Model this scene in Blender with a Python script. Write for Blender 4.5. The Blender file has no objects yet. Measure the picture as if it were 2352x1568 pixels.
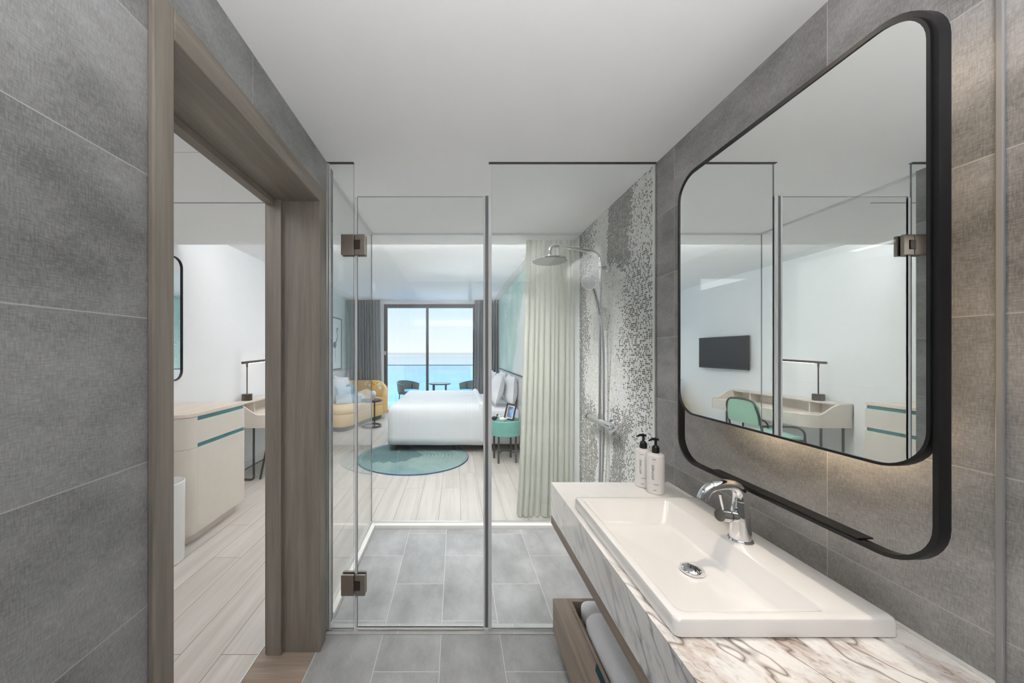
import bpy, bmesh, math, random
from mathutils import Vector, Matrix, noise as mnoise
random.seed(7)
PI = math.pi
SC = bpy.context.scene
C = SC.collection

def srgb(r, g, b, a=1.0):
    f = lambda c: (c/255/12.92) if c/255 <= 0.04045 else ((c/255+0.055)/1.055)**2.4
    return (f(r), f(g), f(b), a)

# ------------------------------------------------------------------ camera
cam_d = bpy.data.cameras.new('camera'); cam = bpy.data.objects.new('camera', cam_d); C.objects.link(cam)
cam.location = (0, 0, 1.45); cam.rotation_euler = (PI/2, 0, 0)
cam_d.sensor_width = 36; cam_d.lens = 800/2352*36
cam_d.shift_x = (1176-1047)/2352; cam_d.shift_y = (808-784)/2352
cam_d.clip_start = 0.02; cam_d.clip_end = 20000
SC.camera = cam
SC.view_settings.view_transform = 'Standard'; SC.view_settings.look = 'None'
SC.view_settings.exposure = 0.55; SC.view_settings.gamma = 1.0
SC.view_settings.use_curve_mapping = False
SC.cycles.transparent_max_bounces = 40
SC.cycles.max_bounces = 14; SC.cycles.diffuse_bounces = 6; SC.cycles.glossy_bounces = 8

# ------------------------------------------------------------------ world: hazy blue day sky
W = bpy.data.worlds.new('world'); SC.world = W; W.use_nodes = True
nt = W.node_tree; nt.nodes.clear()
wo = nt.nodes.new('ShaderNodeOutputWorld'); bg = nt.nodes.new('ShaderNodeBackground')
tc = nt.nodes.new('ShaderNodeTexCoord'); sp = nt.nodes.new('ShaderNodeSeparateXYZ')
cr = nt.nodes.new('ShaderNodeValToRGB')
nt.links.new(tc.outputs['Generated'], sp.inputs[0]); nt.links.new(sp.outputs[2], cr.inputs[0])
e = cr.color_ramp.elements
e[0].position = 0.0; e[0].color = srgb(247, 252, 253)
e[1].position = 0.6; e[1].color = srgb(222, 232, 244)
q = e.new(0.05); q.color = srgb(236, 247, 252)
q = e.new(0.14); q.color = srgb(208, 233, 250)
nt.links.new(cr.outputs[0], bg.inputs[0])
mr = nt.nodes.new('ShaderNodeMapRange')          # overhead sky boosted above the hazy band to bounce more light indoors
for k_, v_ in zip((1, 2, 3, 4), (0.16, 0.45, 0.84, 4.6)): mr.inputs[k_].default_value = v_
nt.links.new(sp.outputs[2], mr.inputs[0]); nt.links.new(mr.outputs[0], bg.inputs[1])
nt.links.new(bg.outputs[0], wo.inputs[0])

# ------------------------------------------------------------------ lamps and added fill lights
def area(name, loc, size, power, color, direction=(0, 0, -1), spread=PI):
    d = bpy.data.lights.new(name, 'AREA'); d.shape = 'RECTANGLE'; d.size, d.size_y = size
    d.energy = power; d.color = color; d.spread = spread
    o = bpy.data.objects.new(name, d); C.objects.link(o); o.location = loc
    o.rotation_euler = Vector(direction).to_track_quat('-Z', 'Y').to_euler()
    return o
WARM = (1.0, 0.86, 0.70); NEU = (0.995, 0.99, 1.0); COOL = (0.95, 0.975, 1.0)
def globe(name, loc, r, power, color):
    d = bpy.data.lights.new(name, 'POINT'); d.energy = power; d.color = color; d.shadow_soft_size = r
    o = bpy.data.objects.new(name, d); C.objects.link(o); o.location = loc; return o
UP = (0, 0, 1)
area('added_uplight_bathroom', (0.2, -0.35, 1.72), (0.8, 0.35), 29, NEU, UP)  # fill light added behind the camera to brighten the bathroom ceiling
area('added_fill_bathroom', (0.0, 0.35, 2.425), (0.6, 0.6), 0.8, NEU, spread=1.9)  # unseen source, added as weak downward fill for the bathroom
area('ceiling_lamp_vanity', (0.80, 0.98, 2.425), (0.07, 0.07), 1.7, WARM, spread=1.7)
area('added_fill_shower', (0.15, 2.15, 2.40), (0.5, 0.4), 17, NEU, (0.1, 0.40, -0.9), spread=1.65)  # no fixture here; added to brighten the shower floor and curtain
area('added_uplight_corridor', (-1.8, -0.9, 1.95), (1.4, 0.25), 6, NEU, UP)  # unseen upward fill, added to lift the corridor by ceiling bounce
area('added_fill_corridor', (-1.6, 0.7, 2.425), (0.9, 0.9), 9, NEU)  # added fill; spills through the doorway onto vanity front and towels
area('added_fill_corridor_far', (-1.5, 2.2, 2.425), (0.5, 0.5), 2, NEU, spread=1.9)  # extra fill added over the corridor, with no fixture
area('added_cove_fill', (-0.35, 3.13, 2.462), (2.3, 0.12), 128, NEU, UP)  # hidden upward light added behind the bulkhead to brighten the bedroom
for k, (x, y) in enumerate(((-1.5, 4.5), (-0.3, 4.3), (-1.5, 6.9), (0.0, 6.6))):
    area('added_fill_bedroom', (x, y, 2.662), (0.5, 0.5), 3.5, NEU, spread=2.1)  # added bedroom fill; the ceiling carries no fixtures
area('mirror_backlight_near', (0.948, 0.715, 1.72), (0.02, 0.75), 0.12, (1, 0.74, 0.42), (1, 0, 0))
area('mirror_backlight_low', (0.948, 1.05, 1.245), (0.02, 0.45), 0.55, (1, 0.78, 0.5), (1, 0, 0)).rotation_euler.rotate_axis('Z', PI/2)

# ------------------------------------------------------------------ node helpers
class G:
    def __init__(s, name):
        s.m = bpy.data.materials.new(name); s.m.use_nodes = True
        s.t = s.m.node_tree; s.t.nodes.clear()
        s.out = s.t.nodes.new('ShaderNodeOutputMaterial')
    def n(s, typ, **kw):
        x = s.t.nodes.new(typ)
        for k, v in kw.items(): setattr(x, k, v)
        return x
    def put(s, sock, v):
        if hasattr(v, 'is_linked') or isinstance(v, bpy.types.NodeSocket): s.t.links.new(v, sock)
        elif v is not None: sock.default_value = v
    def ma(s, op, a, b=None, c=None, clamp=False):
        x = s.n('ShaderNodeMath', operation=op); x.use_clamp = clamp
        s.put(x.inputs[0], a)
        if b is not None: s.put(x.inputs[1], b)
        if c is not None: s.put(x.inputs[2], c)
        return x.outputs[0]
    def co(s, kind='Object'):
        x = s.n('ShaderNodeTexCoord'); y = s.n('ShaderNodeSeparateXYZ')
        s.t.links.new(x.outputs[kind], y.inputs[0]); return list(y.outputs)
    def vec(s, a, b, c=0.0):
        x = s.n('ShaderNodeCombineXYZ')
        for i, v in enumerate((a, b, c)): s.put(x.inputs[i], v)
        return x.outputs[0]
    def noise(s, v, scale=5, detail=3, rough=0.55, dist=0.0):
        x = s.n('ShaderNodeTexNoise'); s.put(x.inputs['Vector'], v)
        x.inputs['Scale'].default_value = scale; x.inputs['Detail'].default_value = detail
        x.inputs['Roughness'].default_value = rough; x.inputs['Distortion'].default_value = dist
        return x.outputs[0]
    def white(s, v):
        x = s.n('ShaderNodeTexWhiteNoise', noise_dimensions='3D'); s.put(x.inputs['Vector'], v); return x.outputs['Value']
    def ramp(s, f, stops, interp='LINEAR'):
        x = s.n('ShaderNodeValToRGB'); s.put(x.inputs[0], f); r = x.color_ramp; r.interpolation = interp
        while len(r.elements) < len(stops): r.elements.new(0.5)
        for el, (p, c) in zip(r.elements, stops):
            el.position = p; el.color = c if not isinstance(c, (int, float)) else (c, c, c, 1)
        return x.outputs[0]
    def mix(s, f, a, b, mode='MIX'):
        x = s.n('ShaderNodeMix', data_type='RGBA', blend_type=mode)
        s.put(x.inputs[0], f); s.put(x.inputs[6], a); s.put(x.inputs[7], b); return x.outputs[2]
    def bump(s, h, strength=0.2, dist=0.002):
        x = s.n('ShaderNodeBump'); s.put(x.inputs['Height'], h)
        x.inputs['Strength'].default_value = strength; x.inputs['Distance'].default_value = dist
        return x.outputs[0]
    def bsdf(s, col, rough=0.5, metal=0.0, normal=None, spec=0.5, coat=0.0, **kw):
        x = s.n('ShaderNodeBsdfPrincipled')
        s.put(x.inputs['Base Color'], col); s.put(x.inputs['Roughness'], rough); s.put(x.inputs['Metallic'], metal)
        x.inputs['Specular IOR Level'].default_value = spec; x.inputs['Coat Weight'].default_value = coat
        x.inputs['Coat Roughness'].default_value = 0.05
        if normal is not None: s.put(x.inputs['Normal'], normal)
        for k, v in kw.items(): s.put(x.inputs[k], v)
        s.t.links.new(x.outputs[0], s.out.inputs[0]); return s.m

def plain(name, rgb, rough=0.5, metal=0.0, var=0.04, scale=12, spec=0.5, coat=0.0, bump=0.0, bs=200, **kw):
    g = G(name); c = g.co(); v = g.vec(*c)
    nz = g.noise(v, scale, 2)
    a = srgb(*rgb); lo = tuple(x*(1-var) for x in a[:3])+(1,); hi = tuple(min(1, x*(1+var)) for x in a[:3])+(1,)
    col = g.mix(nz, lo, hi)
    nm = g.bump(g.noise(v, bs, 3), bump) if bump else None
    return g.bsdf(col, rough, metal, nm, spec, coat, **kw)

def grid(g, u, v, pu, pv, u0, v0, gw, stagger=0.0):
    """grout mask (1 in the joint) and cell indices"""
    vv = g.ma('DIVIDE', g.ma('SUBTRACT', v, v0), pv); row = g.ma('FLOOR', vv)
    uu = g.ma('DIVIDE', g.ma('SUBTRACT', u, u0), pu)
    if stagger: uu = g.ma('ADD', uu, g.ma('MULTIPLY', g.ma('MODULO', g.ma('ADD', row, 100.0), 2.0), stagger))
    colu = g.ma('FLOOR', uu)
    fu = g.ma('ABSOLUTE', g.ma('SUBTRACT', g.ma('FRACT', uu), 0.5)); fv = g.ma('ABSOLUTE', g.ma('SUBTRACT', g.ma('FRACT', vv), 0.5))
    m = g.ma('MAXIMUM', g.ma('GREATER_THAN', fu, 0.5-gw/pu/2), g.ma('GREATER_THAN', fv, 0.5-gw/pv/2))
    return m, colu, row

def tile_mat(name, iu, iv, pu, pv, u0, v0, dark, light, grout, gw=0.0022, stagger=0.0, rough=0.45, weave=1.0):
    g = G(name); c = g.co(); u, v = c[iu], c[iv]
    m, cu, rw = grid(g, u, v, pu, pv, u0, v0, gw, stagger)
    big = g.noise(g.vec(g.ma('ADD', u, g.ma('MULTIPLY', rw, 7.3)), g.ma('MULTIPLY', v, 1.6), cu), 3.0, 4, 0.6)
    h = g.noise(g.vec(g.ma('MULTIPLY', u, 60), g.ma('MULTIPLY', v, 380)), 1.0, 2, 0.6)
    w = g.noise(g.vec(g.ma('MULTIPLY', u, 380), g.ma('MULTIPLY', v, 60)), 1.0, 2, 0.6)
    wv = g.ma('MULTIPLY', h, w)
    wv = g.ramp(wv, [(0.10, 0.0), (0.42, 1.0)])
    amt = g.ma('ADD', g.ma('MULTIPLY', big, 1.0), g.ma('MULTIPLY', g.ma('SUBTRACT', wv, 0.5), 0.32*weave))
    col = g.ramp(amt, [(0.25, srgb(*dark)), (0.72, srgb(*light))])
    col = g.mix(g.ma('MULTIPLY', g.ma('SUBTRACT', g.white(g.vec(cu, rw)), 0.5), 0.10), col, srgb(200, 196, 190))
    col = g.mix(m, col, srgb(*grout))
    return g.bsdf(col, rough, 0, g.bump(g.ma('SUBTRACT', wv, g.ma('MULTIPLY', m, 2.0)), 0.15, 0.001), 0.4)

def wood_mat(name, a, b, axis, rough=0.5, scale=1.0, plank=None):
    """axis: index of grain direction"""
    g = G(name); c = g.co(); o = [i for i in range(3) if i != axis]
    k = 0.0
    if plank:
        iv, pu, pv, u0, v0, gcol, gw = plank
        m, cu, rw = grid(g, c[axis], c[iv], pu, pv, u0, v0, gw, 0.37)
        k = g.ma('MULTIPLY', g.white(g.vec(cu, rw)), 20.0)
    s1 = g.vec(g.ma('ADD', g.ma('MULTIPLY', c[axis], 1.2*scale), k), g.ma('MULTIPLY', c[o[0]], 22*scale), g.ma('MULTIPLY', c[o[1]], 22*scale))
    n1 = g.noise(s1, 1.0, 4, 0.6, 0.6)
    s2 = g.vec(g.ma('ADD', g.ma('MULTIPLY', c[axis], 6*scale), k), g.ma('MULTIPLY', c[o[0]], 160*scale), g.ma('MULTIPLY', c[o[1]], 160*scale))
    n2 = g.noise(s2, 1.0, 3, 0.6)
    f = g.ma('ADD', g.ma('MULTIPLY', n1, 0.7), g.ma('MULTIPLY', n2, 0.3))
    col = g.ramp(f, [(0.30, srgb(*a)), (0.68, srgb(*b))])
    if plank:
        rv = g.white(g.vec(cu, rw, 3.0))
        col = g.mix(g.ma('MULTIPLY', rv, 0.22), col, srgb(*a))
        col = g.mix(m, col, srgb(*gcol))
    return g.bsdf(col, rough, 0, g.bump(f, 0.08, 0.001), 0.4)

def glass_mat(name, tint=(1, 1, 1), rough=0.0, base=0.035):
    g = G(name)
    lw = g.n('ShaderNodeLayerWeight'); lw.inputs[0].default_value = 0.5
    frv = g.ma('ADD', g.ma('MULTIPLY', g.ma('POWER', lw.outputs['Facing'], 5.0), 0.96), base)
    tr = g.n('ShaderNodeBsdfTransparent'); tr.inputs[0].default_value = (*tint, 1)
    gl = g.n('ShaderNodeBsdfGlossy'); gl.inputs['Roughness'].default_value = rough
    mx = g.n('ShaderNodeMixShader')
    g.t.links.new(frv, mx.inputs[0]); g.t.links.new(tr.outputs[0], mx.inputs[1]); g.t.links.new(gl.outputs[0], mx.inputs[2])
    g.t.links.new(mx.outputs[0], g.out.inputs[0]); return g.m

def marble_mat():
    g = G('marble'); x, y, z = g.co()
    x, y, z = g.ma('ADD', x, 0.75), g.ma('ADD', y, 1.1), g.ma('ADD', z, 0.61)   # object origin -> room coordinates
    # long diagonal veins: one field, stretched along the vein direction
    def lin(i_, j_, k_): return g.ma('ADD', g.ma('ADD', g.ma('MULTIPLY', x, i_), g.ma('MULTIPLY', y, j_)), g.ma('MULTIPLY', z, k_))
    wv = g.noise(g.vec(x, y, z), 3.0, 2, 0.5); warp = g.ma('MULTIPLY', g.ma('SUBTRACT', wv, 0.5), 0.06)
    a = lin(-0.25, 0.80, 0.50); bb = g.ma('ADD', lin(0.95, 0.30, 0.0), warp); cc = g.ma('ADD', lin(0, 0.53, -0.85), warp)
    def lines(fa, fb, seed, w0, w1):
        n = g.noise(g.vec(g.ma('ADD', g.ma('MULTIPLY', a, fa), seed), g.ma('MULTIPLY', bb, fb), g.ma('MULTIPLY', cc, fb)), 1.0, 2, 0.5)
        return g.ramp(g.ma('ABSOLUTE', g.ma('SUBTRACT', n, 0.5)), [(0.0, 1.0), (w0, 0.6), (w1, 0.0)])
    v1 = lines(0.9, 13.0, 1.0, 0.010, 0.040)
    v2 = lines(2.0, 42.0, 5.0, 0.012, 0.045)
    br = g.ramp(g.noise(g.vec(g.ma('MULTIPLY', a, 1.6), g.ma('MULTIPLY', bb, 11.0), g.ma('MULTIPLY', cc, 11.0)), 1.0, 5, 0.7), [(0.46, 0.0), (0.66, 1.0)])
    near = g.ramp(g.ma('ADD', g.ma('MULTIPLY', y, 0.5), g.ma('MULTIPLY', g.ma('SUBTRACT', g.noise(g.vec(x, y, z), 4, 2), 0.5), 0.16)), [(0.41, 1.0), (0.49, 0.55), (0.58, 0.10), (0.8, 0.05)])
    front = g.ramp(g.ma('SUBTRACT', 0.8095, z), [(0.0, 0.0), (0.002, 1.0)])
    far_f = g.ma('MULTIPLY', front, g.ramp(g.ma('MULTIPLY', y, 0.5), [(0.45, 0.75), (0.82, 0.3)]))
    k = g.ma('MAXIMUM', near, far_f)
    amt = g.ma('MULTIPLY', g.ma('MAXIMUM', v1, g.ma('MULTIPLY', v2, g.ma('ADD', 0.08, g.ma('MULTIPLY', br, 0.65)))), k)
    base = g.mix(g.ma('MULTIPLY', br, g.ma('MULTIPLY', near, 0.65)), srgb(240, 237, 232), g.mix(front, srgb(178, 152, 134), srgb(196, 198, 202)))
    col = g.mix(g.ma('MULTIPLY', amt, 0.85), base, g.mix(front, srgb(100, 74, 56), srgb(128, 130, 136)))
    return g.bsdf(col, 0.18, 0, None, 0.5, 0.3)

def mosaic_mat():
    g = G('glass_mosaic'); x, y, z = g.co()
    P = 0.0115
    cy = g.ma('MULTIPLY', g.ma('FLOOR', g.ma('DIVIDE', y, P)), P); cz = g.ma('MULTIPLY', g.ma('FLOOR', g.ma('DIVIDE', z, P)), P)
    m, a_, b_ = grid(g, y, z, P, P, 0, 0, 0.0022)
    cell = g.vec(a_, b_)
    rnd = g.white(cell); rnd2 = g.white(g.vec(a_, b_, 5.0))
    wob = g.ma('MULTIPLY', g.ma('SUBTRACT', g.noise(g.vec(g.ma('MULTIPLY', cy, 1.5), cz), 2.2, 2, 0.5), 0.5), 0.42)
    s = g.ma('ADD', cy, wob)
    d_up = g.ramp(g.ma('SUBTRACT', s, 1.8), [(0.0, 0.30), (0.20, 0.16), (0.27, 0.35), (0.32, 1.0), (0.57, 1.0), (0.60, 0.0), (0.76, 0.0), (0.84, 0.5), (1.0, 0.75)])
    d_mid = g.ramp(g.ma('SUBTRACT', s, 1.8), [(0.0, 0.42), (0.18, 0.55), (0.36, 0.38), (0.42, 0.02), (0.93, 0.0), (0.98, 0.8), (1.0, 0.9)])
    d_low = g.ramp(g.ma('SUBTRACT', s, 1.8), [(0.0, 0.25), (0.28, 0.30), (0.32, 0.95), (0.47, 0.95), (0.52, 0.05), (0.80, 0.0), (0.84, 0.9), (1.0, 0.9)])
    t1 = g.ramp(g.ma('ADD', g.ma('SUBTRACT', cz, 1.3), g.ma('MULTIPLY', wob, 0.8)), [(0.68, 0.0), (0.74, 1.0)])
    t2 = g.ramp(g.ma('SUBTRACT', cz, 0.6), [(0.40, 1.0), (0.52, 0.0)])
    dens = g.mix(t1, d_mid, d_up); dens = g.mix(t2, dens, d_low)
    isd = g.ma('LESS_THAN', rnd, dens)
    dark = g.ramp(rnd2, [(0.0, srgb(62, 60, 60)), (0.35, srgb(92, 88, 86)), (0.6, srgb(120, 116, 112)), (0.85, srgb(150, 146, 138))], 'CONSTANT')
    lite = g.ramp(rnd2, [(0.0, srgb(222, 223, 220)), (0.5, srgb(208, 208, 204)), (0.8, srgb(196, 192, 182))], 'CONSTANT')
    col = g.mix(isd, lite, dark); col = g.mix(m, col, srgb(222, 222, 218))
    rough = g.ma('ADD', 0.15, g.ma('MULTIPLY', m, 0.6))
    return g.bsdf(col, rough, 0, g.bump(g.ma('SUBTRACT', 1.0, m), 0.4, 0.001), 0.5)

M = {}
M['plaster'] = plain('white_plaster', (232, 232, 232), 0.9, var=0.01)
M['ceil'] = plain('ceiling_paint', (240, 240, 240), 0.95, var=0.008)
M['tileR'] = tile_mat('wall_tile_right', 1, 2, 0.686, 0.3115, 0.98, 0.277, (114, 112, 111), (176, 173, 171), (190, 187, 182))
M['tileL'] = tile_mat('wall_tile_left', 1, 2, 0.80, 0.3115, 1.15, 0.277, (104, 104, 104), (158, 158, 158), (176, 175, 172))
M['tileB'] = tile_mat('wall_tile_back', 0, 2, 0.60, 0.3115, 0.0, 0.277, (104, 104, 104), (158, 158, 158), (176, 175, 172))
M['floor'] = tile_mat('floor_tile', 1, 0, 0.60, 0.30, 2.18, 0.225, (128, 128, 127), (172, 172, 171), (205, 204, 200), 0.0025, 0.5, 0.38, 0.5)
M['kerbtile'] = tile_mat('kerb_tile', 0, 1, 0.6, 5, 0.3, -2, (150, 149, 147), (188, 188, 187), (205, 204, 200), 0.0025, 0.0, 0.35, 0.5)
M['mosaic'] = mosaic_mat()
M['oak'] = wood_mat('oak_plank_floor', (172, 165, 157), (203, 197, 190), 1, 0.45, 0.7, (0, 1.25, 0.195, 0.42, 0.045, (128, 114, 100), 0.0035))
M['walnutY'] = wood_mat('taupe_wood_y', (120, 106, 94), (166, 150, 136), 1, 0.5)
M['walnutX'] = wood_mat('taupe_wood_x', (120, 106, 94), (166, 150, 136), 0, 0.5)
M['frameZ'] = wood_mat('door_frame_wood_z', (112, 105, 96), (144, 136, 126), 2, 0.5, 1.2)
M['frameY'] = wood_mat('door_frame_wood_y', (112, 105, 96), (144, 136, 126), 1, 0.5, 1.2)
M['marble'] = marble_mat()
M['ceramic'] = plain('white_ceramic', (244, 241, 237), 0.08, var=0.005, coat=0.5)
M['chrome'] = plain('chrome', (225, 226, 228), 0.05, 1.0, var=0.01)
M['nickel'] = plain('brushed_nickel', (158, 149, 140), 0.32, 1.0, var=0.05)
M['black'] = plain('black_metal', (30, 30, 31), 0.38, 0.3, var=0.05)
M['blackp'] = plain('black_plastic', (22, 22, 23), 0.3, 0.0, var=0.05)
M['mirror'] = plain('mirror_silver', (250, 252, 250), 0.0, 1.0, var=0.0)
M['glass'] = glass_mat('clear_glass', (0.985, 0.992, 0.99))
M['wglass'] = glass_mat('window_glass', (0.99, 0.995, 1.0), base=0.006)
M['bglass'] = glass_mat('balustrade_glass', (0.88, 0.95, 0.99))
M['gedge'] = plain('glass_edge', (118, 124, 124), 0.2, 0.0)
M['seal'] = plain('clear_plastic_seal', (212, 214, 216), 0.4)
M['sealdark'] = plain('dark_magnetic_seal', (112, 113, 115), 0.4)
M['alu'] = plain('aluminium_strip', (214, 214, 212), 0.3, 0.7)
M['whitetrim'] = plain('white_trim', (222, 220, 215), 0.5)
M['cream'] = plain('cream_lacquer', (212, 204, 194), 0.5, var=0.03, bump=0.05)
M['creamtop'] = wood_mat('pale_oak_top', (206, 192, 178), (222, 210, 196), 1, 0.5)
M['teal'] = plain('teal_lacquer', (58, 118, 122), 0.35)
M['tealn'] = plain('teal_nightstand', (104, 156, 146), 0.4)
M['dkmetal'] = plain('dark_grey_metal', (72, 70, 70), 0.4, 0.4)
M['bronze'] = plain('dark_bronze', (96, 86, 80), 0.3, 0.9)
M['greenfab'] = plain('sage_green_fabric', (148, 186, 164), 0.95, var=0.18, scale=90, bump=0.2, bs=400)
M['mintfab'] = plain('mint_seat_fabric', (164, 208, 194), 0.9, var=0.06, scale=60)
M['sofa'] = plain('yellow_upholstery', (218, 184, 128), 0.9, var=0.04, bump=0.1)
M['sofadk'] = plain('dark_plinth', (72, 72, 76), 0.7)
M['linen'] = plain('white_linen', (226, 227, 230), 0.9, var=0.01, bump=0.06, bs=60)
M['terry'] = plain('white_terry', (236, 236, 238), 1.0, var=0.02, bump=0.8, bs=500)
M['bluefab'] = plain('dusty_blue_fabric', (134, 162, 180), 0.95, var=0.1, scale=40)
M['lbluefab'] = plain('pale_blue_fabric', (196, 214, 226), 0.95, var=0.05, scale=40)
M['greyfab'] = plain('light_grey_fabric', (205, 206, 210), 0.95, var=0.03)
def cloth_mat(name, rgb, tl):
    g = G(name); c = g.co(); col = g.mix(g.noise(g.vec(*c), 60, 2), srgb(*[k*0.98 for k in rgb]), srgb(*rgb))
    a = g.n('ShaderNodeBsdfDiffuse'); b = g.n('ShaderNodeBsdfTranslucent'); g.put(a.inputs[0], col); g.put(b.inputs[0], col)
    m = g.n('ShaderNodeMixShader'); m.inputs[0].default_value = tl
    g.t.links.new(a.outputs[0], m.inputs[1]); g.t.links.new(b.outputs[0], m.inputs[2]); g.t.links.new(m.outputs[0], g.out.inputs[0]); return g.m
M['curtgrey'] = cloth_mat('grey_curtain', (152, 152, 154), 0.15)
M['curtwhite'] = cloth_mat('ivory_curtain', (222, 222, 212), 0.45)
M['headb'] = plain('grey_headboard', (190, 190, 192), 0.9)
M['winframe'] = plain('dark_window_frame', (76, 74, 74), 0.4, 0.3)
M['rattan'] = plain('dark_rattan', (92, 92, 82), 0.8, var=0.25, scale=150)
M['deck'] = plain('grey_deck', (120, 140, 146), 0.8)
M['screen'] = plain('tv_screen', (20, 20, 21), 0.45, spec=0.25)
M['paper'] = plain('white_paper', (238, 240, 242), 0.9, var=0.01)
M['ink'] = plain('grey_ink', (92, 104, 118), 0.9)
M['vase'] = plain('white_vase', (226, 222, 224), 0.5)
M['orange'] = plain('orange_petals', (238, 168, 50), 0.8)
M['ivory'] = plain('ivory_petals', (238, 230, 196), 0.8)
M['stem'] = plain('flower_stem', (176, 168, 120), 0.8)
M['bottle'] = plain('white_bottle', (232, 229, 226), 0.35, var=0.005)
M['print'] = plain('black_print', (38, 40, 44), 0.6)
M['binw'] = plain('white_bin', (226, 225, 222), 0.4)
def emis(name, col, st):
    g = G(name); x = g.n('ShaderNodeEmission'); x.inputs[0].default_value = col; x.inputs[1].default_value = st
    g.t.links.new(x.outputs[0], g.out.inputs[0]); return g.m
M['led'] = emis('lit_led_strip', (1, 0.9, 0.78, 1), 6)

def mural_mat():
    g = G('mint_wave_mural'); x, y, z = g.co()
    n = g.noise(g.vec(y, z, 0), 1.1, 3, 0.5, 0.5)
    base = g.ramp(g.noise(g.vec(y, z, 2), 1.5, 4), [(0.35, srgb(164, 202, 188)), (0.65, srgb(198, 220, 210))])
    wv = g.ma('FRACT', g.ma('MULTIPLY', g.ma('ADD', g.ma('ADD', g.ma('MULTIPLY', y, 0.9), g.ma('MULTIPLY', z, 0.15)), g.ma('MULTIPLY', n, 1.6)), 22.0))
    ln = g.ramp(g.ma('ABSOLUTE', g.ma('SUBTRACT', wv, 0.5)), [(0.0, 1.0), (0.14, 0.9), (0.2, 0.0)])
    zone = g.ramp(g.noise(g.vec(g.ma('MULTIPLY', y, 1.2), g.ma('MULTIPLY', z, 0.4), 4), 1.0, 2), [(0.42, 0.1), (0.55, 0.55)])
    col = g.mix(g.ma('MULTIPLY', ln, zone), base, srgb(240, 244, 240))
    foam = g.ramp(g.ma('ADD', g.ma('SUBTRACT', g.ma('MULTIPLY', z, -0.6), g.ma('MULTIPLY', y, 0.28)), g.ma('MULTIPLY', n, 0.6)), [(0.0, 0.0), (0.02, 0.0)])
    w2 = g.ma('ADD', g.ma('SUBTRACT', 6.15, y), g.ma('ADD', g.ma('MULTIPLY', g.ma('SUBTRACT', 1.3, z), 0.9), g.ma('MULTIPLY', g.ma('SUBTRACT', n, 0.5), 1.2)))
    wf = g.ramp(w2, [(0.0, 0.0), (0.35, 0.95)])
    col = g.mix(wf, col, srgb(240, 243, 240))
    return g.bsdf(col, 0.9)
M['mural'] = mural_mat()
def rug_mat():
    g = G('teal_braided_rug'); x, y, z = g.co()
    r = g.ma('SQRT', g.ma('ADD', g.ma('MULTIPLY', x, x), g.ma('MULTIPLY', y, y)))
    ring = g.ma('SINE', g.ma('MULTIPLY', r, 2*PI/0.016))
    f = g.ma('ADD', g.noise(g.vec(x, y), 2.2, 2), g.ma('MULTIPLY', g.noise(g.vec(x, y), 70, 3, 0.8), 0.6))
    rr_ = g.ma('ADD', g.ma('MULTIPLY', g.ma('SINE', g.ma('MULTIPLY', r, 2*PI/0.05)), 0.10), f)
    col = g.ramp(rr_, [(0.42, srgb(84, 114, 124)), (0.62, srgb(102, 130, 134)), (0.85, srgb(130, 150, 146))])
    # zigzag darker patch towards the left / bed side
    an = g.ma('ARCTAN2', y, x)
    zz = g.ma('PINGPONG', g.ma('ADD', g.ma('MULTIPLY', x, 7.0), 20.0), 0.5)
    bd = g.ma('ADD', g.ma('MULTIPLY', g.ma('MAXIMUM', g.ma('ADD', x, 0.15), 0.0), 1.1), g.ma('MULTIPLY', g.ma('MAXIMUM', g.ma('SUBTRACT', -0.5, x), 0.0), 0.8))
    ed = g.ma('SUBTRACT', g.ma('ADD', y, g.ma('MULTIPLY', zz, 0.14)), bd)
    inside = g.ma('MULTIPLY', g.ma('GREATER_THAN', ed, -0.27), g.ma('LESS_THAN', g.ma('ADD', x, g.ma('MULTIPLY', y, 0.6)), 0.14))
    inside = g.ma('MULTIPLY', inside, g.ma('LESS_THAN', r, 0.70))
    col = g.mix(g.ma('MULTIPLY', inside, 0.85), col, srgb(72, 98, 102))
    edge = g.ma('GREATER_THAN', r, 0.752)
    col = g.mix(edge, col, srgb(40, 66, 108))
    return g.bsdf(col, 0.95, 0, g.bump(ring, 0.5, 0.003), 0.2)
M['rug'] = rug_mat()
def photo_mat():
    g = G('framed_blue_picture'); x, y, z = g.co()
    n = g.noise(g.vec(x, y, z), 9, 1)
    return g.bsdf(g.ramp(n, [(0.45, srgb(80, 84, 100)), (0.52, srgb(96, 108, 134)), (0.56, srgb(110, 170, 226))], 'LINEAR'), 0.25)
M['photo'] = photo_mat()
def sea_mat():
    g = G('sea_water'); x, y, z = g.co()
    n = g.noise(g.vec(g.ma('MULTIPLY', x, 0.02), g.ma('MULTIPLY', y, 0.012)), 1.0, 5, 0.6)
    w = g.noise(g.vec(g.ma('MULTIPLY', x, 0.6), g.ma('MULTIPLY', y, 0.25)), 1.0, 5, 0.65)
    col = g.ramp(n, [(0.3, srgb(104, 144, 174)), (0.7, srgb(120, 158, 188))])
    lw = g.n('ShaderNodeLayerWeight'); lw.inputs[0].default_value = 0.5
    f = g.ma('ADD', g.ma('MULTIPLY', g.ma('POWER', lw.outputs['Facing'], 6.5), 0.96), 0.03)
    df = g.n('ShaderNodeBsdfDiffuse'); g.put(df.inputs[0], col)
    gl = g.n('ShaderNodeBsdfGlossy'); gl.inputs['Roughness'].default_value = 0.08
    mx = g.n('ShaderNodeMixShader'); g.put(mx.inputs[0], f)
    g.t.links.new(df.outputs[0], mx.inputs[1]); g.t.links.new(gl.outputs[0], mx.inputs[2]); g.t.links.new(mx.outputs[0], g.out.inputs[0])
    return g.m
M['sea'] = sea_mat()

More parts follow.
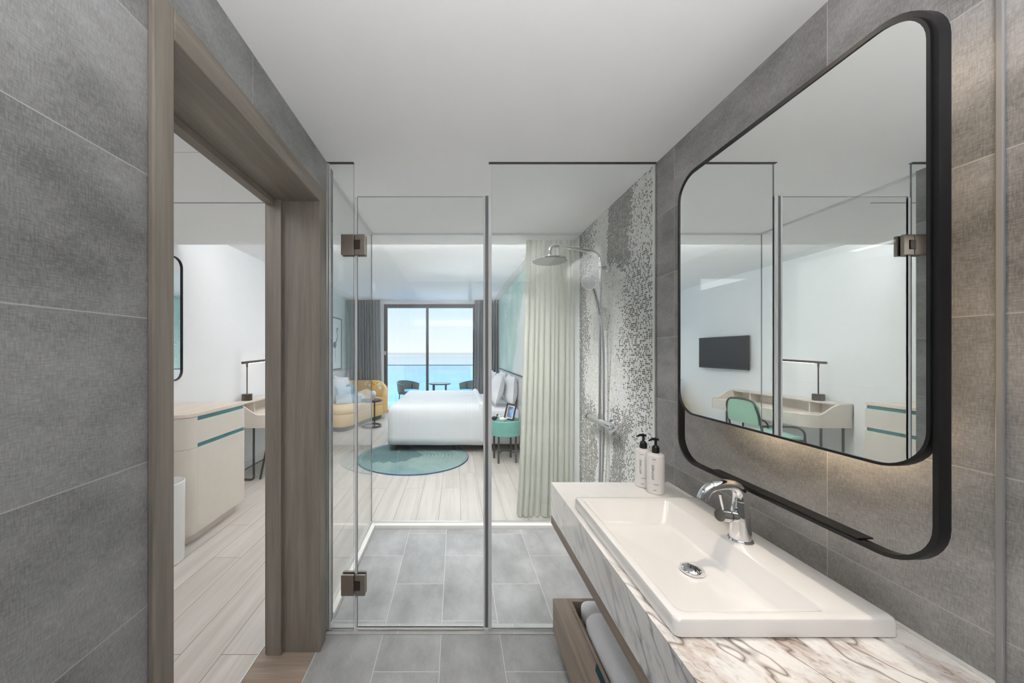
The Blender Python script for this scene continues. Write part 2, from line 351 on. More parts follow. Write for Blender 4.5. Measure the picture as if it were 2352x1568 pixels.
# ------------------------------------------------------------------ mesh helpers
OFF = {}
class MB:
    def __init__(s): s.bm = bmesh.new()
    def box(s, x0, x1, y0, y1, z0, z1, bev=0.0, seg=2, mi=0):
        r = bmesh.ops.create_cube(s.bm, size=1.0); vs = r['verts']
        for v in vs: v.co = Vector(((x0+x1)/2+v.co.x*(x1-x0), (y0+y1)/2+v.co.y*(y1-y0), (z0+z1)/2+v.co.z*(z1-z0)))
        fs = set(f for v in vs for f in v.link_faces)
        for f in fs: f.material_index = mi
        if bev > 0:
            es = list(set(e for v in vs for e in v.link_edges))
            bmesh.ops.bevel(s.bm, geom=es, offset=bev, segments=seg, profile=0.5, affect='EDGES', clamp_overlap=True)
        return s
    def loops(s, rings, cap0=True, cap1=True, close=True, cyc=False):
        R = [[s.bm.verts.new(p) for p in ring] for ring in rings]
        n = len(R[0]); N = len(R)
        for i in range(N-1 if not cyc else N):
            a, b = R[i], R[(i+1) % N]
            for j in range(n if close else n-1):
                k = (j+1) % n
                try: s.bm.faces.new((a[j], a[k], b[k], b[j]))
                except ValueError: pass
        if not cyc and close:
            if cap0: s.bm.faces.new(list(reversed(R[0])))
            if cap1: s.bm.faces.new(R[-1])
        return s
    def tube(s, pts, r, seg=12, caps=True, cyc=False):
        pts = [Vector(p) for p in pts]; n = len(pts)
        rr = r if isinstance(r, (list, tuple)) else [r]*n
        rings = []; up = None
        for i, p in enumerate(pts):
            if cyc: t = (pts[(i+1) % n]-pts[i-1]).normalized()
            else: t = (pts[min(i+1, n-1)]-pts[max(i-1, 0)]).normalized()
            if up is None:
                up = Vector((0, 0, 1)) if abs(t.z) < 0.9 else Vector((1, 0, 0))
            a = (up - t*up.dot(t)).normalized(); up = a; b = t.cross(a)
            rings.append([p+(a*math.cos(2*PI*k/seg)+b*math.sin(2*PI*k/seg))*rr[i] for k in range(seg)])
        return s.loops(rings, caps, caps, True, cyc)
    def cyl(s, p0, p1, r0, r1=None, seg=24):
        return s.tube([p0, p1], [r0, r0 if r1 is None else r1], seg)
    def lathe(s, prof, c, seg=32):
        c = Vector(c)
        rings = [[c+Vector((r*math.cos(2*PI*k/seg), r*math.sin(2*PI*k/seg), z)) for k in range(seg)] for r, z in prof]
        return s.loops(rings)
    def prism(s, poly, z0, z1):
        return s.loops([[(x, y, z0) for x, y in poly], [(x, y, z1) for x, y in poly]])
    def ball(s, c, r, sx=1, sy=1, sz=1, sub=2):
        q = bmesh.ops.create_icosphere(s.bm, subdivisions=sub, radius=r)
        for v in q['verts']: v.co = Vector((c[0]+v.co.x*sx, c[1]+v.co.y*sy, c[2]+v.co.z*sz))
        return s
    def xf(s, mat):
        bmesh.ops.transform(s.bm, matrix=mat, verts=s.bm.verts[:]); return s
    def build(s, name, mat, parent=None, smooth=None, solid=0.0, mod=None):
        me = bpy.data.meshes.new(name)
        bmesh.ops.recalc_face_normals(s.bm, faces=s.bm.faces[:])
        off = OFF.get(parent.name, Vector((0, 0, 0))) if parent else Vector((0, 0, 0))
        if parent: bmesh.ops.translate(s.bm, vec=-off, verts=s.bm.verts[:])
        s.bm.to_mesh(me); s.bm.free()
        for m_ in (mat if isinstance(mat, (list, tuple)) else [mat]): me.materials.append(m_)
        if smooth:
            me.shade_smooth()
            me.set_sharp_from_angle(angle=math.radians(smooth))
        o = bpy.data.objects.new(name, me); C.objects.link(o)
        if solid:
            q = o.modifiers.new('solid', 'SOLIDIFY'); q.thickness = solid; q.offset = 0
        if parent:
            o.parent = parent; OFF[o.name] = off
        return o

def empty(name, loc=(0, 0, 0)):
    o = bpy.data.objects.new(name, None); C.objects.link(o); o.location = loc
    o.empty_display_size = 0.05; OFF[o.name] = Vector(loc); return o
def tag(o, label=None, cat=None, group=None, kind=None):
    if label: o['label'] = label
    if cat: o['category'] = cat
    if group: o['group'] = group
    if kind: o['kind'] = kind
    return o
def st(o, label=None):
    o['kind'] = 'structure'
    if label: o['label'] = label
    return o
def thing(name, label, cat, loc=(0, 0, 0), group=None): return tag(empty(name, loc), label, cat, group)
def one(mb, name, mat, label, cat, loc, group=None, **kw):
    """single-mesh thing with its origin at loc (vertices given in world space)"""
    bmesh.ops.translate(mb.bm, vec=-Vector(loc), verts=mb.bm.verts[:])
    o = mb.build(name, mat, None, **kw); o.location = loc; return tag(o, label, cat, group)
def copy_tree(o, parent=None):
    c = o.copy(); C.objects.link(c)
    if parent: c.parent = parent
    for ch in list(o.children): copy_tree(ch, c)
    return c
def rr(a0, a1, b0, b1, r, n=6):
    """rounded rectangle, counter-clockwise list of (a, b)"""
    pts = []
    rs = r if isinstance(r, (list, tuple)) else [r]*4
    for (ca, cb, sa, sb, t0), q in zip(((a1, b0, -1, 1, -PI/2), (a1, b1, -1, -1, 0), (a0, b1, 1, -1, PI/2), (a0, b0, 1, 1, PI)), rs):
        cx, cy = ca+sa*q, cb+sb*q
        for k in range(n+1):
            t = t0+PI/2*k/n; pts.append((cx+q*math.cos(t), cy+q*math.sin(t)))
    return pts
def smooth_path(pts, n=8, cyc=False):
    P = [Vector(p) for p in pts]; N = len(P); out = []
    for i in range(N if cyc else N-1):
        p1, p2 = P[i], P[(i+1) % N]
        p0 = P[i-1] if (cyc or i > 0) else p1; p3 = P[(i+2) % N] if (cyc or i < N-2) else p2
        for k in range(n):
            t = k/n
            out.append(0.5*((2*p1)+(p2-p0)*t+(2*p0-5*p1+4*p2-p3)*t*t+(3*p1-p0-3*p2+p3)*t**3))
    if not cyc: out.append(P[-1])
    return out
def strip_wall(mb, path, z0, tops, th):
    """closed wall following a plan path; tops = height per point"""
    P = [Vector((p[0], p[1])) for p in path]; n = len(P); rings = []
    for i, p in enumerate(P):
        t = (P[min(i+1, n-1)]-P[max(i-1, 0)]).normalized(); nm = Vector((-t.y, t.x))*th/2
        a, b = p+nm, p-nm; h = tops[i]; e_ = th*0.28
        rings.append([(a.x, a.y, z0), (a.x, a.y, h-e_), (a.x-nm.x*.5, a.y-nm.y*.5, h), (b.x+nm.x*.5, b.y+nm.y*.5, h), (b.x, b.y, h-e_), (b.x, b.y, z0)])
    return mb.loops(rings)
def cushion(w, h, t, n=14, pinch=0.10):
    """soft square pillow in local XZ plane, thickness along Y; centre at origin"""
    mb = MB(); bm = mb.bm
    def pt(i, j, s):
        u, v = -1+2*i/n, -1+2*j/n
        e1 = (1-abs(u)**2.2)*(1-abs(v)**2.2)
        th = t/2*max(e1, 0)**0.5
        k = 1-pinch*(1-abs(v)**1.5)*abs(u)**2; l = 1-pinch*(1-abs(u)**1.5)*abs(v)**2
        w_ = 0.012*mnoise.noise(Vector((u*2+w*9, v*2, s)))
        return Vector((u*w/2*k, s*(th+w_*e1), v*h/2*l))
    F = [[bm.verts.new(pt(i, j, 1)) for j in range(n+1)] for i in range(n+1)]
    B = [[F[i][j] if i in (0, n) or j in (0, n) else bm.verts.new(pt(i, j, -1)) for j in range(n+1)] for i in range(n+1)]
    for i in range(n):
        for j in range(n):
            bm.faces.new((F[i][j], F[i+1][j], F[i+1][j+1], F[i][j+1]))
            bm.faces.new((B[i][j], B[i][j+1], B[i+1][j+1], B[i+1][j]))
    return mb
def TRS(loc, rx=0, ry=0, rz=0):
    return Matrix.Translation(loc) @ Matrix.Rotation(math.radians(rz), 4, 'Z') @ Matrix.Rotation(math.radians(rx), 4, 'X') @ Matrix.Rotation(math.radians(ry), 4, 'Y')

# ================================================================== SETTING
XR, XL = 1.045, -0.67
HC, HB = 2.435, 2.67
YP = 1.815      # shower front glass
YB = 2.90       # shower rear glass
XS = -0.70      # shower side glass
st(MB().box(-0.68, 1.2, -1.25, YP, -0.1, 0).box(-0.66, 1.2, YP, YB-0.05, -0.1, 0).build('floor', M['floor']))
f = MB().box(-3.0, -0.947, -1.25, 8.5, -0.1, 0).box(-0.947, -0.71, 1.96, 8.5, -0.1, 0).box(-0.71, 1.2, YB+0.03, 8.5, -0.1, 0)
f.box(-0.947, -0.90, -1.25, 0.80, -0.1, 0)
st(f.build('floor.001', M['oak']))
st(MB().box(-0.941, -0.68, 0.80, 1.715, -0.1, 0.001).build('trim_1', M['walnutX']), 'taupe wood threshold strip in the doorway')
st(MB().box(-0.947, -0.941, 0.80, 1.96, -0.05, 0.004).build('trim_2', M['alu']), 'slim metal strip edging the threshold')
# ceilings
st(MB().box(-3.0, 1.2, -1.25, 3.04, HC, 2.85).box(-3.0, 1.2, 3.04, 3.2, HC, HC+0.018).box(-3.0, 1.2, 3.19, 3.2, HC+0.018, HC+0.045).build('ceiling', M['ceil']))
st(MB().box(-3.0, 1.2, 3.04, 8.5, HB, 2.85).build('ceiling.001', M['ceil']))
st(MB().box(-2.6, -0.9, 2.298, 2.303, HC-0.002, HC+0.01).build('trim_3', M['dkmetal']))
st(MB().box(-2.6, -0.9, 1.718, 1.721, HC-0.002, HC+0.01).build('trim_4', M['seal']))
# right walls
st(MB().box(XR, 1.2, -1.25, 1.825, 0, HC).build('wall_right', M['tileR']))
st(MB().box(XR-0.004, 1.2, 1.825, 1.845, 0, HC).build('trim_5', M['whitetrim']))
st(MB().box(XR, 1.2, 1.845, 2.945, 0, HC).build('wall_right.001', M['mosaic']), 'shower wall of tiny grey and white glass mosaic')
st(MB().box(XR, 1.2, 2.945, 3.2, 0, HB).build('wall_right.002', M['plaster']))
st(MB().box(1.0, 1.2, 3.2, 8.3, 0, HB).build('wall_right.003', M['plaster']))
st(MB().box(0.88, 1.0, 3.2, 8.0, HB-0.02, HB).build('trim_6', M['whitetrim']))
st(MB().box(XR-0.006, XR, 0.661, 0.672, 0, HC, 0.002).build('trim_7', plain('grey_corner_profile', (150, 149, 148), 0.4, 0.2)))
# left bathroom wall with the doorway
w = MB().box(XL-0.02, XL, -1.25, 0.80, 0, HC).box(XL-0.02, XL, 0.80, 1.72, 2.21, HC).box(XL-0.02, XL, 1.72, 1.90, 0, HC)
st(w.build('wall_left', M['tileL']))
w = MB().box(-0.90, XL-0.02, -1.25, 0.80, 0, HC).box(-0.90, XL-0.02, 0.80, 1.72, 2.21, HC).box(-0.90, XL-0.02, 1.72, 1.90, 0, HC)
st(w.build('wall_left.001', M['plaster']))
st(MB().box(XL-0.012, XL+0.002, YP-0.012, YP+0.012, 0, HC).build('trim_8', M['alu']))
st(MB().box(-3.0, 1.2, -1.4, -1.25, 0, HC).build('wall_back', M['tileB']))
# bedroom left wall
st(MB().box(-3.0, -2.55, -1.25, 3.84, 0, HC if False else HB).build('wall_left.002', M['plaster']))
st(MB().box(-3.0, -2.6, 3.84, 8.3, 0, HB).build('wall_left.003', M['plaster']))
st(MB().box(-2.6, -2.588, 3.84, 8.3, 0.012, 0.11, 0.003).build('baseboard_left', M['whitetrim']))
st(MB().box(-2.6, -2.592, 3.84, 8.3, 0, 0.012).build('baseboard_left.001', M['dkmetal']))
st(MB().box(-2.55, -2.538, -1.25, 2.5, 0.0, 0.11, 0.003).build('baseboard_left.002', M['whitetrim']))
# window wall
WX0, WX1, WZ1 = -1.72, 0.47, 2.59
w = MB().box(-3.0, WX0, 8.3, 8.5, 0, HB).box(WX1, 1.2, 8.3, 8.5, 0, HB).box(WX0, WX1, 8.3, 8.5, WZ1, HB)
st(w.build('wall_window', M['plaster']))

# doorway casing
d = empty('door_1', (-0.70, 1.25, 0)); st(d)
b0, b1, zt = 0.812, 1.682, 2.178     # clear opening
mb = MB()
mb.box(XL, XL+0.014, b0-0.056, b0, 0, zt+0.075, 0.003).box(XL, XL+0.014, b1, b1+0.075, 0, zt+0.075, 0.003)
mb.build('casing', M['frameZ'], d)
MB().box(XL+0.0005, XL+0.0142, b0, b1, zt, zt+0.075, 0.003).build('head_casing', M['frameY'], d)
mb = MB(); mb.box(-0.90, XL+0.004, b0-0.028, b0, 0, zt+0.02, 0.001).box(-0.90, XL+0.004, b1, b1+0.028, 0, zt+0.02, 0.001)
mb.build('jamb', M['frameZ'], d)
MB().box(-0.90, XL+0.004, b0, b1, zt, zt+0.02, 0.001).build('head_jamb', M['frameY'], d)
mb = MB(); mb.box(-0.905, -0.835, b1-0.02, b1, 0, zt, 0.001).box(-0.905, -0.835, b0, b0+0.02, 0, zt, 0.001)
mb.box(-0.915, -0.875, b1-0.012, b1+0.07, 0, zt+0.05, 0.001)
mb.build('door_stop', M['frameZ'], d)
MB().box(-0.905, -0.865, b0+0.02, b1-0.02, zt-0.025, zt, 0.001).build('head_stop', M['frameY'], d)

# balcony window
wn = empty('window_1', (-0.6, 8.34, 0)); st(wn)
fy0, fy1 = 8.34, 8.42
mb = MB().box(WX0, WX0+0.075, fy0, fy1, 0, WZ1).box(WX1-0.06, WX1, fy0, fy1, 0, WZ1).box(WX0+0.075, WX1-0.06, fy0, fy1, WZ1-0.085, WZ1).box(WX0+0.075, WX1-0.06, fy0, fy1, 0, 0.06)
mb.build('window_frame', M['winframe'], wn)
MB().box(-0.715, -0.655, fy0+0.01, fy1-0.01, 0.06, WZ1-0.085).build('mullion', M['winframe'], wn)
MB().box(WX0+0.075, -0.715, 8.375, 8.383, 0.06, WZ1-0.085).build('pane', M['wglass'], wn)
MB().box(-0.655, WX1-0.06, 8.375, 8.383, 0.06, WZ1-0.085).build('pane', M['wglass'], wn)
MB().box(WX0+0.01, WX0+0.05, 8.325, 8.34, 1.38, 1.47, 0.003).build('latch', M['alu'], wn)
MB().tube([(WX0+0.045, 8.34, 1.02), (WX0+0.045, 8.30, 1.02), (WX0+0.045, 8.30, 0.93), (WX0+0.045, 8.34, 0.93)], 0.008, 8).build('handle', M['black'], wn)

# balcony beyond
st(MB().box(-3.0, 2.0, 8.5, 10.15, -0.15, -0.02).build('floor.002', M['deck']), 'balcony deck')
sea = MB().box(-9000, 9000, 14, 16000, -30.5, -30).build('sea', M['sea'])
tag(sea, 'calm blue sea stretching to the horizon beyond the balcony', 'sea', kind='stuff')
rl = thing('balcony_railing', 'glass balcony railing with two thin metal rails in front of the sea', 'railing', (-0.5, 10.0, -0.02))
MB().box(-2.9, 1.9, 9.995, 10.005, 0.02, 1.065).build('glass_panel', M['bglass'], rl)
MB().box(-2.9, 1.9, 9.98, 10.02, 1.062, 1.082, 0.004).build('rail', M['dkmetal'], rl)
MB().box(-2.9, 1.9, 9.99, 10.01, 1.333, 1.343, 0.003).build('rail', M['alu'], rl)
for x in (-2.88, 1.88): MB().box(x-0.02, x+0.02, 9.98, 10.02, -0.02, 1.343).build('post', M['dkmetal'], rl)

# ================================================================== SHOWER ENCLOSURE
def pane(x0, x1, y0, y1, z0, z1, name, parent, axis):
    mb = MB().box(x0, x1, y0, y1, z0, z1)
    bmesh.ops.recalc_face_normals(mb.bm, faces=mb.bm.faces[:])
    for f_ in mb.bm.faces:
        nrm = f_.normal
        if abs(nrm[axis]) < 0.5: f_.material_index = 1
    return mb.build(name, [M['glass'], M['gedge']], parent)
t = thing('fixed_glass_panel', 'narrow full-height fixed glass strip between tiled wall and shower door', 'glass panel', (-0.6, YP, 0))
pane(XL+0.002, -0.531, YP-0.004, YP+0.004, 0.012, HC-0.002, 'pane', t, 1)
MB().box(XL+0.002, -0.531, YP-0.008, YP+0.008, HC-0.0035, HC).build('top_channel', M['dkmetal'], t)
MB().box(XL+0.002, XL+0.014, YP-0.008, YP+0.008, 0.0, HC-0.006).build('wall_channel', M['alu'], t)
MB().box(XL+0.002, -0.531, YP-0.008, YP+0.008, 0.0, 0.010).build('bottom_channel', M['alu'], t)
t = thing('fixed_glass_panel.001', 'wide full-height fixed glass panel right of the shower door, beside the vanity', 'glass panel', (0.6, YP, 0))
pane(0.186, XR-0.002, YP-0.004, YP+0.004, 0.012, HC-0.002, 'pane', t, 1)
MB().box(0.172, XR-0.004, YP-0.008, YP+0.008, HC-0.0035, HC).build('top_channel', M['dkmetal'], t)
MB().box(0.172, XR-0.004, YP-0.008, YP+0.008, 0.0, 0.010).build('bottom_channel', M['alu'], t)
MB().box(0.168, 0.186, YP-0.010, YP+0.006, 0.010, 2.262, 0.003).build('seal', M['seal'], t)
t = thing('shower_door', 'hinged clear glass shower door, lower than the panels on either side', 'door', (-0.18, YP, 0))
pane(-0.512, 0.148, YP-0.004, YP+0.004, 0.018, 2.258, 'pane', t, 1)
MB().box(-0.524, -0.512, YP-0.006, YP+0.006, 0.018, 2.252, 0.002).build('seal', M['seal'], t)
MB().box(0.144, 0.153, YP-0.008, YP+0.008, 0.018, 2.262, 0.002).build('seal', M['seal'], t)
MB().box(0.153, 0.168, YP-0.006, YP+0.008, 0.018, 2.262, 0.002).build('magnetic_strip', M['sealdark'], t)
MB().box(-0.512, 0.148, YP-0.007, YP+0.007, 0.006, 0.018, 0.002).build('bottom_seal', M['whitetrim'], t)
for zc in (2.003, 0.246):
    h = MB().box(-0.592, -0.526, YP-0.022, YP-0.006, zc-0.053, zc+0.053, 0.002).box(-0.592, -0.526, YP+0.006, YP+0.022, zc-0.053, zc+0.053, 0.002)
    h = h.build('hinge', M['nickel'], t)
    MB().box(-0.522, -0.468, YP-0.022, YP-0.006, zc-0.053, zc+0.053, 0.002).box(-0.522, -0.468, YP+0.006, YP+0.022, zc-0.053, zc+0.053, 0.002).build('hinge_leaf', M['nickel'], h)
    MB().box(-0.526, -0.497, YP-0.026, YP-0.0205, zc-0.024, zc+0.024, 0.0015).build('knuckle', plain('nickel_knuckle', (84, 78, 72), 0.3, 0.9), h)
    MB().box(-0.4975, -0.4935, YP-0.0228, YP-0.0215, zc-0.024, zc+0.024).build('knuckle_gap', M['blackp'], h)
t = thing('fixed_glass_panel.002', 'glass side panel running back along the shower kerb, left of the bed view', 'glass panel', (XS, 2.4, 0.03))
pane(XS-0.004, XS+0.004, 1.902, YB-0.006, 0.036, HC-0.002, 'pane', t, 0)
MB().box(XS-0.010, XS+0.010, 1.902, YB+0.008, HC-0.012, HC).build('top_channel', M['seal'], t)
MB().box(XS-0.008, XS+0.008, 1.902, YB-0.006, 0.03, 0.042).build('bottom_channel', M['alu'], t)
t = thing('fixed_glass_panel.003', 'broad rear glass panel of the shower facing the bed', 'glass panel', (0.2, YB, 0.03))
pane(XS-0.004, XR-0.002, YB-0.004, YB+0.004, 0.036, HC-0.002, 'pane', t, 1)
MB().box(XS-0.004, XR-0.002, YB-0.010, YB+0.010, HC-0.012, HC).build('top_channel', M['seal'], t)
MB().box(XS+0.008, XR-0.002, YB-0.008, YB+0.008, 0.03, 0.042).build('bottom_channel', M['alu'], t)
kb = MB().box(-0.718, -0.664, 1.90, YB+0.03, -0.05, 0.03, 0.003).box(-0.664, XR, YB-0.045, YB+0.03, -0.05, 0.03, 0.003)
st(kb.build('trim_9', M['whitetrim']), 'pale stone kerb around the shower')
st(MB().box(XL, XR, YP-0.028, YP+0.042, -0.02, 0.003, 0.001).build('trim_10', M['kerbtile']), 'tile threshold strip under the shower door')

# shower column
t = thing('shower_column', 'chrome shower column with round rain head on the mosaic wall', 'shower', (0.98, 2.37, 0.97))
RX, RY = 0.982, 2.37
p = [(RX, RY, 1.0), (RX, RY, 2.05)] + smooth_path([(RX, RY, 2.05), (RX-0.012, RY-0.004, 2.10), (RX-0.05, RY-0.012, 2.128), (RX-0.10, RY-0.02, 2.132)], 6)[1:] + [(0.68, 2.295, 2.148)]
p += smooth_path([(0.68, 2.295, 2.148), (0.64, 2.288, 2.145), (0.618, 2.284, 2.125), (0.615, 2.283, 2.08)], 6)[1:]
MB().tube(p, 0.011, 14).build('riser_pipe', M['chrome'], t, 60)
hd = MB().lathe([(0.014, 0.035), (0.018, 0.018), (0.06, 0.013), (0.108, 0.006), (0.114, 0.0), (0.112, -0.006)], (0.615, 2.283, 2.05), 48).build('rain_head', M['chrome'], t, 40)
MB().lathe([(0.111, -0.006), (0.108, -0.009), (0.02, -0.010)], (0.615, 2.283, 2.05), 48).build('nozzle_plate', plain('grey_nozzle_plate', (150, 156, 152), 0.35, 0.5, var=0.25, scale=220), hd, 40)
MB().cyl((RX-0.02, RY, 2.02), (1.03, RY, 2.02), 0.013).cyl((1.03, RY, 2.02), (XR, RY, 2.02), 0.03).build('wall_bracket', M['chrome'], t, 40)
MB().cyl((RX-0.03, RY-0.01, 1.732), (RX+0.035, RY-0.01, 1.732), 0.017).cyl((RX, RY, 1.705), (RX, RY, 1.76), 0.018).build('slider', M['chrome'], t, 40)
hs = MB().tube([(RX-0.015, RY-0.03, 1.70), (RX-0.03, RY-0.035, 1.77), (RX-0.055, RY-0.045, 1.85), (RX-0.085, RY-0.05, 1.905)], [0.010, 0.012, 0.013, 0.016], 16)
q = Matrix.Translation((RX-0.100, RY-0.062, 1.912)) @ Vector((-0.65, -0.50, -0.55)).to_track_quat('-Z', 'Y').to_matrix().to_4x4()
h2 = MB().lathe([(0.006, 0.022), (0.035, 0.016), (0.052, 0.004), (0.052, -0.006)], (0, 0, 0), 32).xf(q)
me_ = bpy.data.meshes.new('tmp'); h2.bm.to_mesh(me_); h2.bm.free(); hs.bm.from_mesh(me_)
hs = hs.build('hand_shower', M['chrome'], t, 50)
MB().lathe([(0.048, -0.006), (0.046, -0.009), (0.01, -0.009)], (0, 0, 0), 32).xf(q).build('spray_face', plain('pale_spray_face', (196, 200, 202), 0.4, 0.2, var=0.2, scale=200), hs, 40)
v = MB().cyl((RX, 2.24, 0.975), (RX, 2.56, 0.975), 0.023).cyl((RX, 2.18, 0.975), (RX, 2.235, 0.975), 0.026)
v.cyl((RX, 2.565, 0.975), (RX, 2.61, 0.975), 0.026).build('thermostatic_valve', M['chrome'], t, 40)
for y in (2.30, 2.47): MB().cyl((RX, y, 0.975), (1.03, y, 0.975), 0.014).cyl((1.028, y, 0.975), (XR, y, 0.975), 0.034).build('wall_union', M['chrome'], t, 40)
MB().cyl((RX, RY, 0.995), (RX, RY, 1.03), 0.015).cyl((RX-0.004, RY-0.01, 0.92), (RX-0.004, RY-0.01, 0.955), 0.012).build('connector', M['chrome'], t, 40)
hp = smooth_path([(RX-0.004, RY-0.01, 0.93), (RX-0.008, RY-0.02, 0.75), (RX-0.02, RY-0.03, 0.5), (RX-0.01, RY+0.01, 0.38), (RX+0.03, RY+0.05, 0.5), (RX+0.035, RY+0.03, 0.8), (RX+0.03, RY+0.01, 1.1), (RX+0.005, RY-0.04, 1.5), (RX-0.015, RY-0.03, 1.70)], 10)
MB().tube(hp, 0.0075, 10).build('hose', plain('satin_hose', (190, 192, 196), 0.3, 0.8), t, 60)

# ================================================================== VANITY
CT = 0.81; CX = 0.468; CY0, CY1 = 0.42, 1.712
bx0, bx1, by0, by1 = 0.49, 0.992, 0.777, 1.438     # basin outer
hx0, hx1, hy0, hy1 = 0.50, 0.90, 0.80, 1.42        # cut-out under it
mb = MB()
mb.box(CX, XR, hy1, CY1, CT-0.157, CT).box(CX, XR, CY0, hy0, CT-0.157, CT).box(CX, hx0, hy0, hy1, CT-0.157, CT).box(hx1, XR, hy0, hy1, CT-0.157, CT)
bmesh.ops.remove_doubles(mb.bm, verts=mb.bm.verts[:], dist=1e-5)
t = thing('vanity_counter', 'white marble vanity counter with grey and brown veins on the right wall', 'counter', (0.75, 1.1, CT-0.2))
mb.build('marble_top', M['marble'], t)
MB().box(CX, XR, CY0, CY1, CT-0.157-0.044, CT-0.157, 0.001).build('wood_apron', M['walnutY'], t)
MB().box(XR-0.012, XR, CY0, CY1, CT, CT+0.004, 0.001).build('wall_joint', M['whitetrim'], t)

# basin
def ring(x0, x1, y0, y1, r, z): return [(a, b, z) for a, b in rr(x0, x1, y0, y1, r, 6)]
R = []
zt_ = CT+0.044
R.append(ring(0.66, 0.80, 1.00, 1.16, 0.01, zt_-0.102))
R.append(ring(0.575, 0.83, 0.86, 1.36, 0.03, zt_-0.098))
R.append(ring(0.512, 0.862, 0.812, 1.410, 0.02, CT-0.004))
R.append(ring(0.512, 0.862, 0.812, 1.410, 0.02, CT+0.0003))
R.append(ring(bx0+0.004, bx1-0.004, by0+0.004, by1-0.004, 0.012, CT+0.0003))
R.append(ring(bx0, bx1, by0, by1, 0.014, CT+0.004))
R.append(ring(bx0, bx1, by0, by1, 0.014, zt_-0.008))
R.append(ring(bx0+0.0025, bx1-0.0025, by0+0.0025, by1-0.0025, 0.014, zt_-0.0025))
R.append(ring(bx0+0.008, bx1-0.008, by0+0.008, by1-0.008, 0.012, zt_))
ix0, ix1, iy0, iy1 = 0.514, 0.856, 0.803, 1.405
R.append(ring(ix0-0.004, ix1+0.004, iy0-0.004, iy1+0.004, 0.018, zt_))
R.append(ring(ix0+0.001, ix1-0.001, iy0+0.001, iy1-0.001, 0.018, zt_-0.002))
R.append(ring(ix0+0.005, ix1-0.003, iy0+0.005, iy1-0.003, 0.02, zt_-0.008))
R.append(ring(ix0+0.050, ix1-0.018, iy0+0.035, iy1-0.028, 0.03, zt_-0.070))
R.append(ring(ix0+0.058, ix1-0.026, iy0+0.045, iy1-0.036, 0.03, zt_-0.080))
R.append(ring(ix0+0.072, ix1-0.036, iy0+0.06, iy1-0.05, 0.03, zt_-0.084))
R.append(ring(0.725, 0.749, 1.074, 1.098, 0.01, zt_-0.090))
t = thing('washbasin', 'rectangular white ceramic washbasin set on the marble counter', 'washbasin', (0.74, 1.1, CT))
mb = MB().loops(R, True, True)
o = mb.build('basin_body', M['ceramic'], t, 40)
MB().lathe([(0.032, 0.0), (0.034, 0.004), (0.033, 0.010), (0.026, 0.015), (0.014, 0.018), (0.003, 0.019)], (0.737, 1.086, zt_-0.088), 40).build('drain_plug', M['chrome'], t, 60)

# tap
TX, TY, TZ = 0.900, 1.102, zt_
t = thing('basin_tap', 'chrome single-lever tap with curved spout on the basin rim', 'tap', (TX, TY, TZ))
MB().lathe([(0.033, 0), (0.034, 0.004), (0.032, 0.008), (0.029, 0.009)], (TX, TY, TZ), 40).build('base_ring', M['chrome'], t, 40)
MB().lathe([(0.0285, 0.008), (0.0285, 0.03), (0.027, 0.06), (0.025, 0.085), (0.022, 0.11), (0.0205, 0.125), (0.0205, 0.128)], (TX, TY, TZ), 40).build('tap_body', M['chrome'], t, 40)
sp_ = smooth_path([(TX, TY, TZ+0.128), (TX-0.003, TY, TZ+0.152), (TX-0.018, TY, TZ+0.171), (TX-0.045, TY, TZ+0.177), (TX-0.080, TY, TZ+0.172), (TX-0.104, TY, TZ+0.160), (TX-0.116, TY, TZ+0.141), (TX-0.120, TY, TZ+0.131)], 6)
MB().tube(sp_, [0.0205-0.0045*min(1, i/16) for i in range(len(sp_))], 20).build('spout', M['chrome'], t, 60)
hd = MB().cyl((TX-0.022, TY-0.004, TZ+0.078), (TX-0.048, TY-0.012, TZ+0.083), 0.0165).cyl((TX-0.0485, TY-0.0122, TZ+0.083), (TX-0.080, TY-0.02, TZ+0.089), 0.018).build('lever_hub', M['chrome'], t, 40)
MB().tube([(TX-0.066, TY-0.017, TZ+0.10), (TX-0.074, TY-0.02, TZ+0.13), (TX-0.08, TY-0.022, TZ+0.155)], [0.003, 0.004, 0.0045], 10).build('lever', M['chrome'], hd, 40)
MB().cyl((TX-0.0475, TY-0.0118, TZ+0.083), (TX-0.0492, TY-0.0122, TZ+0.0833), 0.0185).build('black_ring', M['blackp'], hd, 40)

